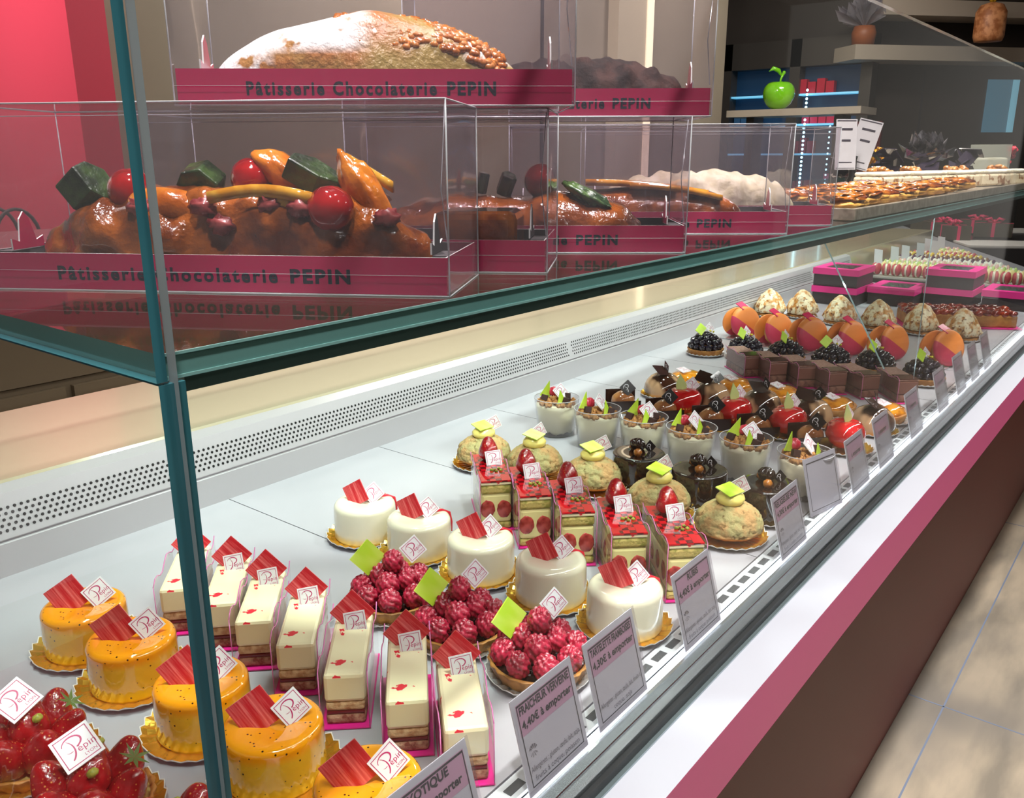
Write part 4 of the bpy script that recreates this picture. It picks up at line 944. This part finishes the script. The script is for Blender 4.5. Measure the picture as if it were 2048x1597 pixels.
# cake in box 3
x, y = on(b3, -0.005, 0.0)
t = thing('cherry_loaf', x, y, SH + 0.0016, rzb(b3), 'glazed brown loaf topped by one red cherry and green fruit, in the third box', 'cake')
obj('loaf', loaf(0.205, 0.064, 0.037, glz, 14, 0.2, 5.0, 32), glz, t)
m = MB(); m.ball((0.022, -0.002, 0.0485), 0.0125, 24, 16, 0, (1, 1, 1.03), 0.05, 3); obj('candied_cherry', m, cherry, t)
chunk((-0.004, 0.002, 0.045), (0.006, 0.008, 0.011), (0.4, 0.3, 0.2), melon); chunk((-0.022, -0.004, 0.046), (0.004, 0.007, 0.011), (0.1, 0.2, 0.2), melon)
m = MB(); m.ball((0, 0, 0), 0.014, 20, 12, 0, (1.5, 0.9, 0.4), 0.35, 3); obj('angelica', m, mat('green angelica', '4e6a34', 0.25, coat=0.4, c2='2c4426', ns=90, bump=0.8, bs=200), t, loc=(0.058, -0.012, 0.0375), rot=(0, 0.5, 0))
# box 4
x, y = on(b4, -0.005, 0.0)
t = thing('orange_peel_loaf', x, y, SH + 0.0016, rzb(b4), 'dark glazed loaf with long orange peel slices, in the fourth box', 'cake')
obj('loaf', loaf(0.20, 0.062, 0.038, glz, 21, 0.08, 4.0, 20), glz, t)
obj('orange_peel', strip([(-0.05 + 0.016 * i, -0.004, 0.043 - 0.0002 * i * i) for i in range(8)], 0.0028, 0.016), mat('amber peel', 'b06a1e', 0.1, coat=1.0, c2='d9962c', ns=60), t)
obj('orange_peel', strip([(-0.01 + 0.014 * i, -0.016, 0.040 - 0.0003 * i * i) for i in range(7)], 0.0025, 0.010), MATS['amber peel'], t)
# box 5
ice = mat('almond icing', 'e3d9b8', 0.6, c2='cfc39a', ns=60, bump=1.0, bs=120)
x, y = on(b5, -0.008, 0.002)
t = thing('almond_iced_loaf', x, y, SH + 0.0016, rzb(b5), 'pale almond iced loaf in the farthest box', 'cake')
obj('loaf', loaf(0.215, 0.070, 0.050, ice, 31, 0.16, 2.6, 60), ice, t)
# B : sugar loaf
sug = mat('sugared crust', 'a86a34', 0.35, coat=0.3, c2='a08444', ns=22, bump=0.6, bs=260)
overlay(sug, 'f2f2f0', 'noise', 60, 0.36, 0.44, zlo=0.027, zhi=0.033, xlo=0.006, xhi=-0.010)
overlay(sug, 'f2f2f0', 'noise', 60, 0.36, 0.44, zlo=0.012, zhi=0.017, xlo=-0.050, xhi=-0.062)
overlay(sug, 'f2f2f0', 'noise', 60, 0.42, 0.5, zlo=0.020, zhi=0.026, xlo=0.055, xhi=0.065)
nt = sug.node_tree
x, y = on(bB, -0.008, 0.0)
t = thing('sugar_dusted_loaf', x, y, SH2 + 0.0016, rzb(bB), 'long golden loaf dusted with white sugar on the upper tier', 'cake')
obj('loaf', loaf(0.186, 0.060, 0.0515, sug, 41, 0.06, 1.9, 24), sug, t)
pearl = mat('caramel pearls', 'a5581e', 0.08, coat=1.0, c2='c97a34', ns=90)
rnd = random.Random(9)
m = MB()
for _ in range(420):
    u_ = rnd.uniform(-0.18, 0.86); a = rnd.uniform(0.75, 2.5); e = max(0.02, 1 - abs(u_) ** 1.9) ** 0.6; q = 0.052 * (e * 0.8 + 0.2)
    m.ball((u_ * 0.093, 0.029 * e * math.cos(a) * 1.0, q * math.sin(a) ** 0.85 - 0.0016), 0.0034, 7, 5, 0, (1, 1, 0.8), 0.3, rnd.random() * 9)
obj('caramel_topping', m, pearl, t, kind='stuff')
# C : chocolate loaf
chl = mat('dark chocolate crust', '38201a', 0.75, c2='1e0e0b', ns=60, bump=1.0, bs=140, bd=8, spec=0.15)
x, y = on(bC, 0.018, 0.0)
t = thing('chocolate_loaf', x, y, SH2 + 0.0016, rzb(bC), 'cracked dark chocolate loaf on the upper tier', 'cake')
obj('loaf', loaf(0.165, 0.062, 0.041, chl, 51, 0.20, 3.0, 55), chl, t)

# ------------------------------------------------------------------ pink lidded boxes at the far end of the deck
lid_m = mat('hot pink lid', 'e8308c', 0.35); boxg = mat('charcoal box', '3a3236', 0.5)
t = thing('sweet_box', label='x', cat='gift box')
m = MB(); m.box(-0.076, 0.076, -0.062, 0.062, 0.0, 0.036); obj('box_base', m, boxg, t)
m = MB()
for a in [(-0.079, 0.079, -0.065, -0.040), (-0.079, 0.079, 0.040, 0.065), (-0.079, -0.052, -0.040, 0.040), (0.052, 0.079, -0.040, 0.040)]: m.box(a[0], a[1], a[2], a[3], 0.034, 0.052)
lid_ = obj('pink_lid', m, lid_m, t)
m = MB(); rnd = random.Random(3)
for i in range(7):
    for j in range(5): m.ball((-0.045 + 0.015 * i, -0.032 + 0.016 * j, 0.042), 0.008, 8, 6, rnd.randint(0, 2))
obj('chocolate_assortment', m, [choc, mat('green sweet', '3a8a4a', 0.3), mat('brown sweet', '5a3a26', 0.4)], t, kind='stuff')
m = MB(); m.box(-0.052, 0.052, -0.040, 0.040, 0.0505, 0.0509); obj('lid_window', m, film, lid_)
for i, (x, y, z, lb) in enumerate([(2.585, 0.797, 0, 'lower pink lidded box of the left stack, next to the back vent'), (2.585, 0.797, 0.0525, 'upper pink lidded box of the left stack, next to the back vent'), (2.665, 0.662, 0, 'single pink lidded box between the two stacks'), (2.745, 0.528, 0, 'lower pink lidded box of the right stack'), (2.745, 0.528, 0.0525, 'upper pink lidded box of the right stack'), (2.785, 0.384, 0, 'pink lidded box nearest the front glass')]):
    o = t if i == 0 else copy_tree(t); o.location = (x, y, z + Z0 + 0.0003); o['label'] = lb; o['group'] = 'pink lidded sweet boxes'
# ------------------------------------------------------------------ pastries on the far part of the shelf
trm = mat('grainy tray', 'a39586', 0.3, met=0.3, c2='857769', ns=90, coat=0.4)
t = thing('pastry_tray', 1.62, 0.46, SH, 0, 'long grainy serving tray of glazed pastries on the glass shelf', 'tray')
m = MB(); m.box(-0.66, 0.95, -0.168, 0.2, 0.0003, 0.0040); m.box(-0.66, 0.95, -0.171, -0.165, 0.0003, 0.013); m.box(-0.664, -0.66, -0.171, 0.2, 0.0003, 0.013); obj('tray_body', m, trm, t, bevel=0.001)
dan = mat('glazed puff pastry', 'c9701c', 0.12, coat=1.0, c2='7a2a0c', ns=30, nd=5, lo=0.4, hi=0.6, bump=0.6, bs=120)
danp = mat('puff pastry', 'e0a850', 0.4, c2='c98a3c', ns=60, bump=0.6, bs=150)
t = thing('glazed_pastry', label='x', cat='pastry')
m = MB(); m.ball((0, 0, 0.0105), 0.053, 36, 14, 0, (1.1, 0.62, 0.18), 0.25, 3, freq=5); obj('pastry_base', m, danp, t)
m = MB(); m.ball((0, 0.002, 0.0165), 0.050, 36, 14, 0, (1.14, 0.62, 0.16), 0.35, 7, freq=5); obj('fruit_glaze', m, dan, t)
sp = [(1.03, 0.332, 14), (1.165, 0.340, -12), (1.05, 0.406, -6), (1.185, 0.412, 16), (1.305, 0.346, 10), (1.325, 0.420, -8), (1.45, 0.352, -14), (1.47, 0.428, 6), (1.60, 0.356, 12), (1.745, 0.362, -9)]
pn = ['nearest the last cake box, front row', 'second in the front row', 'nearest the last cake box, back row', 'second in the back row', 'third in the front row', 'third in the back row', 'fourth in the front row', 'fourth in the back row', 'fifth in the front row', 'last in the front row']
for i, (x, y, a) in enumerate(sp):
    o = t if i == 0 else copy_tree(t); o.location = (x, y, SH + 0.0045 + Z0); o.rotation_euler = (0, 0, R(a)); o['label'] = 'glazed orange brown pastry on the shelf tray, ' + pn[i]; o['group'] = 'glazed pastries on the shelf'
nou = mat('nougat', 'ddcdb0', 0.6, c2='8a5a34', ns=48, nd=2, lo=0.55, hi=0.62, bump=0.5, bs=200)
noc = mat('nougat top', 'f2ede0', 0.6, c2='d8ccb4', ns=40)
t = thing('nougat_block', label='x', cat='nougat')
m = MB(); m.box(-0.062, 0.062, -0.022, 0.022, 0, 0.026); obj('nutty_side', m, nou, t, bevel=0.005)
m = MB(); m.box(-0.060, 0.060, -0.021, 0.021, 0.0255, 0.033); obj('wafer_top', m, noc, t, bevel=0.003)
nn = ['nearest the upright price cards', 'second from the price cards', 'middle one', 'second from the right', 'at the right end']
for i in range(5):
    x = 1.72 + 0.125 * i; y = 0.478 - 0.036 * i
    o = t if i == 0 else copy_tree(t); o.location = (x, y, SH + 0.0045 + Z0); o.rotation_euler = (0, 0, -0.28); o['label'] = 'pale nut filled nougat block on the shelf, ' + nn[i]; o['group'] = 'nougat blocks'
for i, (x, y) in enumerate([(1.86, 0.525), (2.03, 0.50), (2.22, 0.46), (2.42, 0.41)]):
    m = MB(); rnd = random.Random(i)
    for _ in range(40): m.ball((rnd.uniform(-.05, .05), rnd.uniform(-.018, .018), 0.012 + rnd.uniform(0, 0.024)), 0.008, 7, 5, 0, (1.2, 1, .8), 0.3, rnd.random() * 9)
    o = obj('praline_nut_pile', m, nut_m, loc=(x, y, SH + 0.004 + Z0), kind='stuff'); tag(o, 'heap of caramelised nuts behind the nougat blocks', 'nuts', 'heaps of caramelised nuts')
    m = MB()
    for k in range(7): m.prism([(-.03, -.02), (.035, -.012), (.02, .02), (-.02, .015)], 0, 0.0015, 0, T(rnd.uniform(-.03, .03), 0.04 + rnd.uniform(-.01, .02), 0.02 + 0.008 * k) @ RX(rnd.uniform(-.8, .8)) @ RY(rnd.uniform(-.8, .8)) @ RZ(rnd.uniform(0, 6)))
    o = obj('wrapped_chocolate_slabs', m, mat('dark wrap', '241d2a', 0.12, coat=0.8), loc=(x + 0.03, y + 0.03, SH + 0.004 + Z0), kind='stuff'); tag(o, 'glossy dark wrapped chocolate slabs behind the nougat', 'chocolate', 'dark wrapped slabs')
t = thing('price_card_stand', 1.69, 0.525, SH + 0.004, R(-20), 'black stand with two tall white price cards on the shelf', 'price card stand')
m = MB(); m.lathe([(0.0001, 0), (0.020, 0), (0.016, 0.006), (0.007, 0.025), (0.006, 0.055), (0.0075, 0.062), (0.0001, 0.064)], 16); obj('stand', m, mat('black plastic', '141314', 0.3), t)
for i, (x, n_, rl) in enumerate([(-0.026, (-0.35, -0.9, 0.1), 0), (0.022, (-0.75, -0.6, 0.1), -14)]):
    m = MB(); m.box(-0.021, 0.021, -0.04, 0.05, -0.0004, 0.0004, 0)
    for (p, q, r_, s_) in [(-.019, .019, .046, .048), (-.019, .019, -.038, -.037), (-.012, .012, .030, .034), (-.009, .009, .010, .014), (-.013, .013, -.028, -.026)]: m.add([(p, r_, .0006), (q, r_, .0006), (q, s_, .0006), (p, s_, .0006)], [(0, 1, 2, 3)], 1)
    obj('price_card', m, [mat('card paper', 'aaa5aa', 0.5), ink], t, M=frame((x, 0, 0.078), n_, rl))
cello = clear('cellophane', 'b9b4bd', 0.45, 'a29da6', 0.12, 1.6)
def bouquet(x, y, z, r, label, mt, stem, n_=30, seed=0, name='cellophane_bouquet', cat='gift bouquet', base=True):
    t = thing(name, x, y, z, 0, label, cat)
    if base:
        m = MB(); m.lathe([(0.0001, 0), (r * 0.32, 0), (r * 0.36, r * 0.35), (r * 0.3, r * 0.55), (0.0001, r * 0.56)], 20); obj('filled_base', m, stem, t)
    rnd = random.Random(seed); m = MB()
    for k in range(n_):
        a = rnd.uniform(0, 2 * PI); e = rnd.uniform(0.15, 1.15); L = r * rnd.uniform(0.8, 1.15); w = r * rnd.uniform(0.14, 0.26)
        d = Vector((math.cos(a) * math.sin(e), math.sin(a) * math.sin(e), math.cos(e))); s = d.cross(Vector((0.3, 0.2, 1))).normalized(); q = d.cross(s)
        o_ = Vector((0, 0, r * 0.5))
        m.add([o_ + d * r * .1 - s * w * .15, o_ + d * r * .1 + s * w * .15, o_ + d * L * .7 + s * w + q * w * .5, o_ + d * L, o_ + d * L * .75 - s * w + q * w * .5, o_ + d * L * .55 - q * w * .4], [(0, 1, 5), (1, 2, 5), (2, 3, 5), (3, 4, 5), (4, 0, 5)], 0)
    obj('crumpled_wrap', m, mt, t); return t
darkc = mat('dark shiny wrap', '3a353a', 0.12, met=0.5, coat=0.8, c2='8f8a90', ns=30)
bouquet(2.62, 0.62, SH, 0.085, 'fan shaped bundle in shiny dark cellophane standing on the shelf behind the nougat', darkc, nut_m, 48, 3)
t = thing('gold_ribbon_bush', 2.30, 0.66, SH, 0, 'bushy golden ribbon decoration behind the price cards', 'decoration')
m = MB(); rnd = random.Random(5)
for k in range(70):
    a = rnd.uniform(0, 2 * PI); e = rnd.uniform(0, 1.5); L = rnd.uniform(0.025, 0.05); d = Vector((math.cos(a) * math.sin(e), math.sin(a) * math.sin(e), math.cos(e)))
    c_ = Vector((0, 0, 0.04)); m.tube([c_, c_ + d * L * 0.6, c_ + d * L + Vector((rnd.uniform(-.008, .008), rnd.uniform(-.008, .008), 0))], [0.002, 0.003, 0.004], 5)
m.lathe([(0.0001, 0), (0.02, 0), (0.012, 0.04), (0.0001, 0.045)], 12)
obj('golden_curls', m, mat('golden ribbon', 'c98f14', 0.25, met=0.5, c2='a06a0c', ns=40), t)
t = thing('clear_gift_box', 2.82, 0.50, SH, 0.2, 'clear gift box tied with a red bow at the right end of the shelf', 'gift box')
m = MB(); m.box(-0.09, 0.09, -0.05, 0.05, 0.0003, 0.095); obj('clear_body', m, clear('gift plastic', 'dfe0dc', 0.30, 'd8d8cc', 0.1), t)
m = MB(); m.box(-0.085, 0.085, -0.045, 0.045, 0.002, 0.06); obj('pale_sweets', m, noc, t, bevel=0.006)
redr = mat('red ribbon', 'c01838', 0.3)
m = MB()
for s in (-1, 1): m.tube([(-0.02, -0.052, 0.062), (-0.02 + s * 0.02, -0.056, 0.085), (-0.02 + s * 0.05, -0.056, 0.080), (-0.02 + s * 0.035, -0.056, 0.064), (-0.02, -0.052, 0.062)], [0.003, 0.008, 0.012, 0.008, 0.003], 6)
m.box(-0.092, 0.092, -0.053, -0.050, 0.045, 0.052); obj('red_bow', m, redr, t)

# ------------------------------------------------------------------ second counter with macarons, and the corner counter
t = thing('macaron_counter', 3.75, 0.75, -Z0, 0, 'low counter carrying rows of macarons beyond the pink lidded boxes', 'display counter')
m = MB(); fp = [(-0.60, -0.36), (-0.42, -0.33), (0.42, 0.09), (0.42, 0.175), (-0.60, 0.175)]; m.prism(fp, 0, Z0 + 0.002); obj('counter_block', m, mat('dark counter', '3c3434', 0.4), t)
m = MB(); m.prism([(a_ * 0.97, b_ * 0.97) for a_, b_ in fp], Z0 + 0.002, Z0 + 0.008); obj('glass_tray', m, mat('pale tray', 'b9b4b0', 0.3), t)
cols = [('e8b7b0', 'pink'), ('f0dca0', 'cream'), ('8a5a3c', 'brown'), ('e6c84a', 'yellow'), ('c04a56', 'raspberry'), ('b9cf7a', 'green'), ('f2f0e6', 'white'), ('5a2c50', 'plum')]
mc = {}
for c_, nm in cols:
    m = MB(); sh_ = [(0.0001, 0.004), (0.019, 0.004), (0.021, 0.006), (0.0195, 0.010), (0.012, 0.0135), (0.0001, 0.0145)]
    m.lathe(sh_, 20); m.lathe([(r_, -z_) for r_, z_ in sh_], 20); m.lathe([(0.0001, -0.004), (0.018, -0.004), (0.018, 0.004), (0.0001, 0.004)], 16, 1)
    mc[nm] = m.mesh('macaron', [mat(nm + ' macaron', c_, 0.5), noc])
rnd = random.Random(8)
order = ['raspberry', 'pink', 'brown', 'cream', 'white', 'yellow', 'green', 'plum']
for j in range(12):
    nm = order[(j * 3) % 8]
    for i in range(15):
        x = 3.20 + 0.068 * j; y = 0.40 + 0.034 * i
        if y > 0.90 or y < 0.50 + 0.5 * (x - 3.43): continue
        o = obj('macaron', mc[nm], None, loc=(x, y, Z0 + 0.030), rot=(PI / 2, 0, rnd.uniform(-.25, .25)))
        tag(o, '%s macaron standing on edge in its row on the far counter' % nm, 'macaron', '%s macarons on the far counter' % nm)
for i, (x, y) in enumerate([(3.235, 0.88), (3.37, 0.86), (3.44, 0.84), (3.575, 0.82), (3.71, 0.80), (3.78, 0.84), (3.91, 0.82)]):
    m = MB(); m.box(-0.018, 0.018, -0.0008, 0.0008, 0, 0.085); o = obj('flavour_card', m, sign_w, loc=(x, y, Z0 + 0.010), rot=(-0.25, 0.15, -0.6)); tag(o, 'narrow white flavour card standing among the macarons', 'flavour card', 'flavour cards among the macarons')
e = Vector((2.06, 1.035, 0)).normalized(); ang = math.atan2(e.y, e.x)
t = thing('corner_counter', 4.62, 1.04, -Z0, ang, 'white edged diagonal corner counter with dark chocolate display trays', 'display counter')
t.location = (4.62, 1.04 - 0.0, 0)
m = MB(); m.box(-1.35, 1.5, -0.13, 0.0, Z0 - 0.035, Z0 + 0.0); obj('white_ledge', m, white_lam, t)
m = MB(); m.box(-1.05, 1.2, -0.10, -0.03, 0, Z0 - 0.036); obj('front_panel', m, burg_m, t)
mat('black glossy tray', '26242a', 0.15, coat=0.6)
m = MB(); m.box(-0.1, 1.2, -0.85, -0.14, Z0 - 0.30, Z0 - 0.012, 0); m.box(-0.05, 0.25, -0.6, -0.18, Z0 - 0.0119, Z0 - 0.004, 1); m.box(0.85, 1.1, -0.8, -0.3, Z0 - 0.0119, Z0 - 0.004, 1); obj('outer_display', m, [mat('brown display', '2c2a2e', 0.25), whitecard], t)
grn = mat('olive gift box', '4a4438', 0.5); pkr = mat('pink ribbon', 'e0386c', 0.3)
t = thing('ribboned_gift', label='x', cat='gift box')
m = MB(); m.box(-0.09, 0.09, -0.06, 0.06, 0, 0.07); obj('gift_box_body', m, grn, t)
m = MB(); m.box(-0.0905, 0.0905, -0.008, 0.008, 0.0, 0.0712); m.box(-0.008, 0.008, -0.0605, 0.0605, 0.0, 0.0716)
for s in (-1, 1):
    for q in (-1, 1): m.tube([(0, 0, 0.072), (s * 0.02, q * 0.012, 0.095), (s * 0.042, q * 0.02, 0.088), (s * 0.03, q * 0.014, 0.074), (0, 0, 0.073)], [0.003, 0.007, 0.010, 0.006, 0.003], 6)
m.ball((0, 0, 0.080), 0.009, 10, 8); obj('pink_bow', m, pkr, t)
gl = ['leftmost', 'second from left', 'third from left', 'tallest standing one, fourth from left', 'rightmost']
for i, (x, y, z) in enumerate([(4.98, 1.00, -0.0035), (5.18, 1.10, -0.0035), (5.38, 1.20, -0.0035), (5.46, 0.98, -0.0035), (5.26, 0.86, -0.0035)]):
    o = t if i == 0 else copy_tree(t); o.location = (x, y, z + Z0); o.rotation_euler = (0, 0, 0.5 + 0.3 * i); o['label'] = 'small dark gift box tied with a pink bow, ' + gl[i]; o['group'] = 'ribboned gifts on the corner counter'
# ------------------------------------------------------------------ staff side and back room
t = thing('back_cabinet', 2.0, 2.2, -Z0, 0, 'long brown cabinet on the staff side behind the counter', 'cabinet'); t.location = (2.0, 2.2, 0)
m = MB(); m.box(-3.2, 3.0, -0.16, 0.19, 0, Z0 - 0.085); m.box(-3.2, 3.0, -0.17, 0.19, Z0 - 0.081, Z0 + 0.085); obj('cabinet_body', m, brown_m, t)
for k in range(6):
    m = MB(); m.box(-3.18 + k * 1.03, -2.17 + k * 1.03, -0.178, -0.16, 0.10, Z0 - 0.10); obj('cabinet_door', m, brown_m, t)
t = thing('carrier_bag', 0.82, 2.10, 0.086, 0.1, 'grey carrier bag with round handles on the brown cabinet', 'bag')
m = MB(); m.box(-0.09, 0.09, -0.05, 0.05, 0, 0.16); bag_ = obj('bag_body', m, mat('grey bag', '8d8588', 0.6), t, bevel=0.006)
for s in (-1, 1):
    m = MB(); m.tube([(0.05 * math.cos(a), s * 0.045, 0.155 + 0.07 * math.sin(a)) for a in [PI * i / 12 for i in range(13)]], 0.004, 6); obj('handle', m, mat('bag cord', '54484c', 0.6), bag_)
t = thing('lit_column', 4.03, 2.42, -Z0, 0, 'pale vertical column whose brightly lit edge is a glowing strip against the taupe wall', 'wall column'); t.location = (4.03, 2.42, 0)
m = MB(); m.box(-0.17, 0.17, -0.03, 0.03, 0, 2.7); obj('column', m, mat('pale column', 'c9bba6', 0.5), t)
m = MB(); m.box(0.10, 0.165, -0.036, -0.030, 0.9, 2.6); obj('glow_strip', m, mat('warm lit edge', 'fff2dc', 0.5, emit=('ffe2bd', 1.1)), t)  # no lamp: emission imitates light falling on a door edge
m = MB(); m.box(3.3, 3.32, 2.445, 2.45, -0.8, 1.8); struct('trim_1', m, dark_wall)

frm = mat('fridge frame', '3a3634', 0.35)
t = thing('drinks_fridge', 5.85, 2.2, -Z0, 0, 'tall glass doored drinks fridge glowing blue against the dark wall', 'fridge'); t.location = (5.85, 2.2, 0)
zz = Z0
fb = mat('fridge inside', '14304a', 0.4, emit=('1a4f7c', 0.10))
m = MB(); m.box(0.10, 0.14, -0.42, 0.52, 0.3, zz + 1.05); obj('fridge_back', m, fb, t)
m = MB()
for a in [(-0.44, -0.37, 0.3, 1.15), (0.02, 0.09, 0.3, 1.15), (0.50, 0.56, 0.3, 1.15)]: m.box(0, 0.12, a[0], a[1], a[2], zz + a[3])
m.box(0, 0.12, -0.44, 0.56, zz + 0.98, zz + 1.15); m.box(0, 0.12, -0.44, 0.56, 0.0, 0.3); obj('door_frame', m, frm, t)
for k in range(5):
    z_ = zz + 0.80 - 0.19 * k
    m = MB(); m.box(0.02, 0.10, -0.37, 0.50, z_, z_ + 0.012); obj('fridge_shelf', m, mat('lit shelf edge', '9fd8f0', 0.3, emit=('58b8e8', 0.8)), t)
for k, (y_, z_, w_, h_, c_) in enumerate([(-0.20, 0.812, 0.30, 0.09, 'c01838'), (-0.22, 0.622, 0.22, 0.06, 'd8305c'), (-0.10, 0.432, 0.2, 0.1, '8a2440'), (0.28, 0.622, 0.2, 0.1, '3a6a9a'), (-0.28, 0.242, 0.1, 0.06, 'e070a0'), (0.05, 0.242, 0.12, 0.12, '28506a')]):
    m = MB(); n_ = max(2, int(w_ / 0.05))
    for q in range(n_): m.box(0.03, 0.08, y_ + q * w_ / n_, y_ + (q + 0.85) * w_ / n_, zz + z_, zz + z_ + h_ * (0.8 + 0.2 * (q % 2)))
    obj('packaged_goods', m, mat('pack %d' % k, c_, 0.4), t)
for k in range(28):
    m = MB(); m.ball((-0.012, -0.045 + 0.0, zz + 0.83 - 0.0265 * k), 0.0085, 8, 6); obj('led', m, mat('cyan led', 'ffffff', 0.5, emit=('a8ecff', 5.0)), t)
for k in range(14):
    m = MB(); m.ball((-0.012, -0.215, zz + 0.60 - 0.034 * k), 0.006, 8, 6); obj('led', m, MATS['cyan led'], t)
# dark diagonal wall behind the fridge
E_ = Vector((0.75, -0.66, 0)).normalized(); N_ = Vector((0.66, 0.75, 0)).normalized(); P0 = Vector((6.0, 1.85, 0))
m = MB(); q = [P0 + E_ * 0, P0 + E_ * 4.0, P0 + E_ * 4.0 + N_ * 0.1, P0 + N_ * 0.1]
m.prism([(p.x, p.y) for p in q], -0.88, 1.86); struct('wall_diagonal', m, dark_wall)
m = MB()
for s in (0.42, 1.25): p = P0 + E_ * s - N_ * 0.003; m.prism([(p.x, p.y), (p.x + E_.x * 0.012, p.y + E_.y * 0.012), (p.x + E_.x * 0.012 - N_.x * 0.004, p.y + E_.y * 0.012 - N_.y * 0.004), (p.x - N_.x * 0.004, p.y - N_.y * 0.004)], -0.8, 0.95)
struct('trim_2', m, deck_dk)
shf = mat('pale shelf', 'a59a8e', 0.5)
def wshelf(s0, s1, z, th, label, dep=0.24):
    a = P0 + E_ * s0 - N_ * 0.28; b = P0 + E_ * s1 - N_ * 0.28; m = MB()
    q = [a, b, b + N_ * dep, a + N_ * dep]; m.prism([(p.x, p.y) for p in q], z - th, z)
    o = obj('wall_shelf', m, shf, loc=(0, 0, Z0)); tag(o, label, 'shelf', 'pale wall shelves'); return o
wshelf(-0.25, 3.2, 1.065, 0.085, 'lower pale wall shelf carrying the bag of biscuits on the dark wall')
wshelf(-0.10, 3.2, 1.325, 0.09, 'upper pale wall shelf at the top right corner')
t = thing('biscuit_bag', 6.02, 1.165, 1.066, -0.7, 'tied clear bag of brown biscuits on the lower wall shelf', 'bag of biscuits')
p = P0 + E_ * 0.56 - N_ * 0.16; 
m = MB(); m.lathe([(0.0001, 0), (0.075, 0), (0.085, 0.03), (0.085, 0.16), (0.06, 0.20), (0.015, 0.215), (0.0001, 0.216)], 24, 0, True, rmod=lambda r_, z, a, k: (r_ * (1 + 0.08 * noise.noise(Vector((math.cos(a) * 3, math.sin(a) * 3, z * 30)))), z)); obj('biscuits', m, mat('biscuit', '9a5c34', 0.5, c2='c98a5c', ns=30, bump=0.8, bs=40), t)
m = MB(); m.tube([(0, 0, 0.21), (0.01, 0.0, 0.24), (0.05, 0, 0.29)], [0.012, 0.018, 0.008], 6); m.tube([(0, 0, 0.21), (-0.02, 0, 0.26)], [0.01, 0.02], 6); obj('bag_tie', m, mat('gold tie', 'b08a1c', 0.4), t)
bouquet(5.74, 1.80, 1.066, 0.20, 'fan shaped bundle in clear cellophane on the left end of the lower wall shelf', cello, mat('orange pot', '8a4a24', 0.5), 44, 8)
# small shelf with the green apple
m = MB(); m.box(5.25, 5.55, 1.62, 2.44, 0.650, 0.690); m2_ = MB(); m2_.box(5.35, 5.50, 1.75, 1.80, -0.88, 0.65); m2_.box(5.35, 5.50, 2.3, 2.35, -0.88, 0.65)
t = thing('display_shelf', 5.4, 2.03, -Z0, 0, 'x', 'shelf'); t.location = (0, 0, 0)
obj('shelf_support', m2_, mat('dark support', '1c1a1a', 0.5), t, loc=(0, 0, Z0))
obj('shelf_board', m, shf, t, loc=(0, 0, Z0)); o = t; tag(o, 'short pale shelf under the green apple, in front of the fridge', 'shelf')
apg = mat('green lacquer', '74c41c', 0.12, coat=1.0, c2='86d028', ns=6)
t = thing('green_apple', 5.36, 2.155, 0.690, R(-51), 'big shiny green apple ornament with a curled leaf', 'ornament')
m = MB(); prof = []
for i in range(20):
    a = PI * i / 19; r_ = 0.092 * math.sin(a) ** 0.75 * (1 + 0.12 * math.cos(a + 0.2 + PI)) if 0 < i < 19 else 0.0001; z_ = 0.085 - 0.085 * math.cos(a) - (0.030 if i > 16 else 0) * (i - 16) / 3; prof.append((r_, z_))
m.lathe(prof, 40); obj('apple_body', m, apg, t)
m = MB(); m.tube([(0, 0, 0.13), (0.006, 0.0, 0.18), (0.022, 0, 0.215)], [0.005, 0.006, 0.010], 8); m.ball((0.022, 0, 0.215), 0.011, 10, 8); obj('apple_stem', m, apg, t)
m = MB(); m.tube([(0.01, 0, 0.195), (-0.012, 0.0, 0.228), (-0.045, 0, 0.240), (-0.07, 0, 0.222)], [0.004, 0.014, 0.013, 0.002], 8); obj('apple_leaf', m, apg, t)
# blue lit hatch on the dark wall
a = P0 + E_ * 0.90; b = P0 + E_ * 1.13; m = MB()
q = [a - N_ * .012, b - N_ * .012, b, a]; m.prism([(p_.x, p_.y) for p_ in q], 0.565, 0.90)
m2 = b - E_ * 0.05; q = [m2 - N_ * .014, b - N_ * .014, b - N_ * .012, m2 - N_ * .012]; m.prism([(p_.x, p_.y) for p_ in q], 0.565, 0.90, 1)
o = obj('lit_hatch', m, [mat('blue pane', '2c4a5a', 0.3, emit=('5a92ac', 0.42)), mat('bright blue pane', '6aa0b8', 0.3, emit=('8cd0ea', 0.6))], loc=(0, 0, Z0)); tag(o, 'small blue lit hatch window in the dark panelled wall', 'hatch')
t = thing('dark_red_screen', 5.7, 1.72, -Z0, 0, 'dark red standing panel beside the fridge', 'panel'); t.location = (5.7, 1.72, 0)
m = MB(); m.box(-0.015, 0.015, -0.10, 0.14, 0, Z0 + 0.62); obj('panel_board', m, mat('dark red board', '5a1218', 0.5), t)
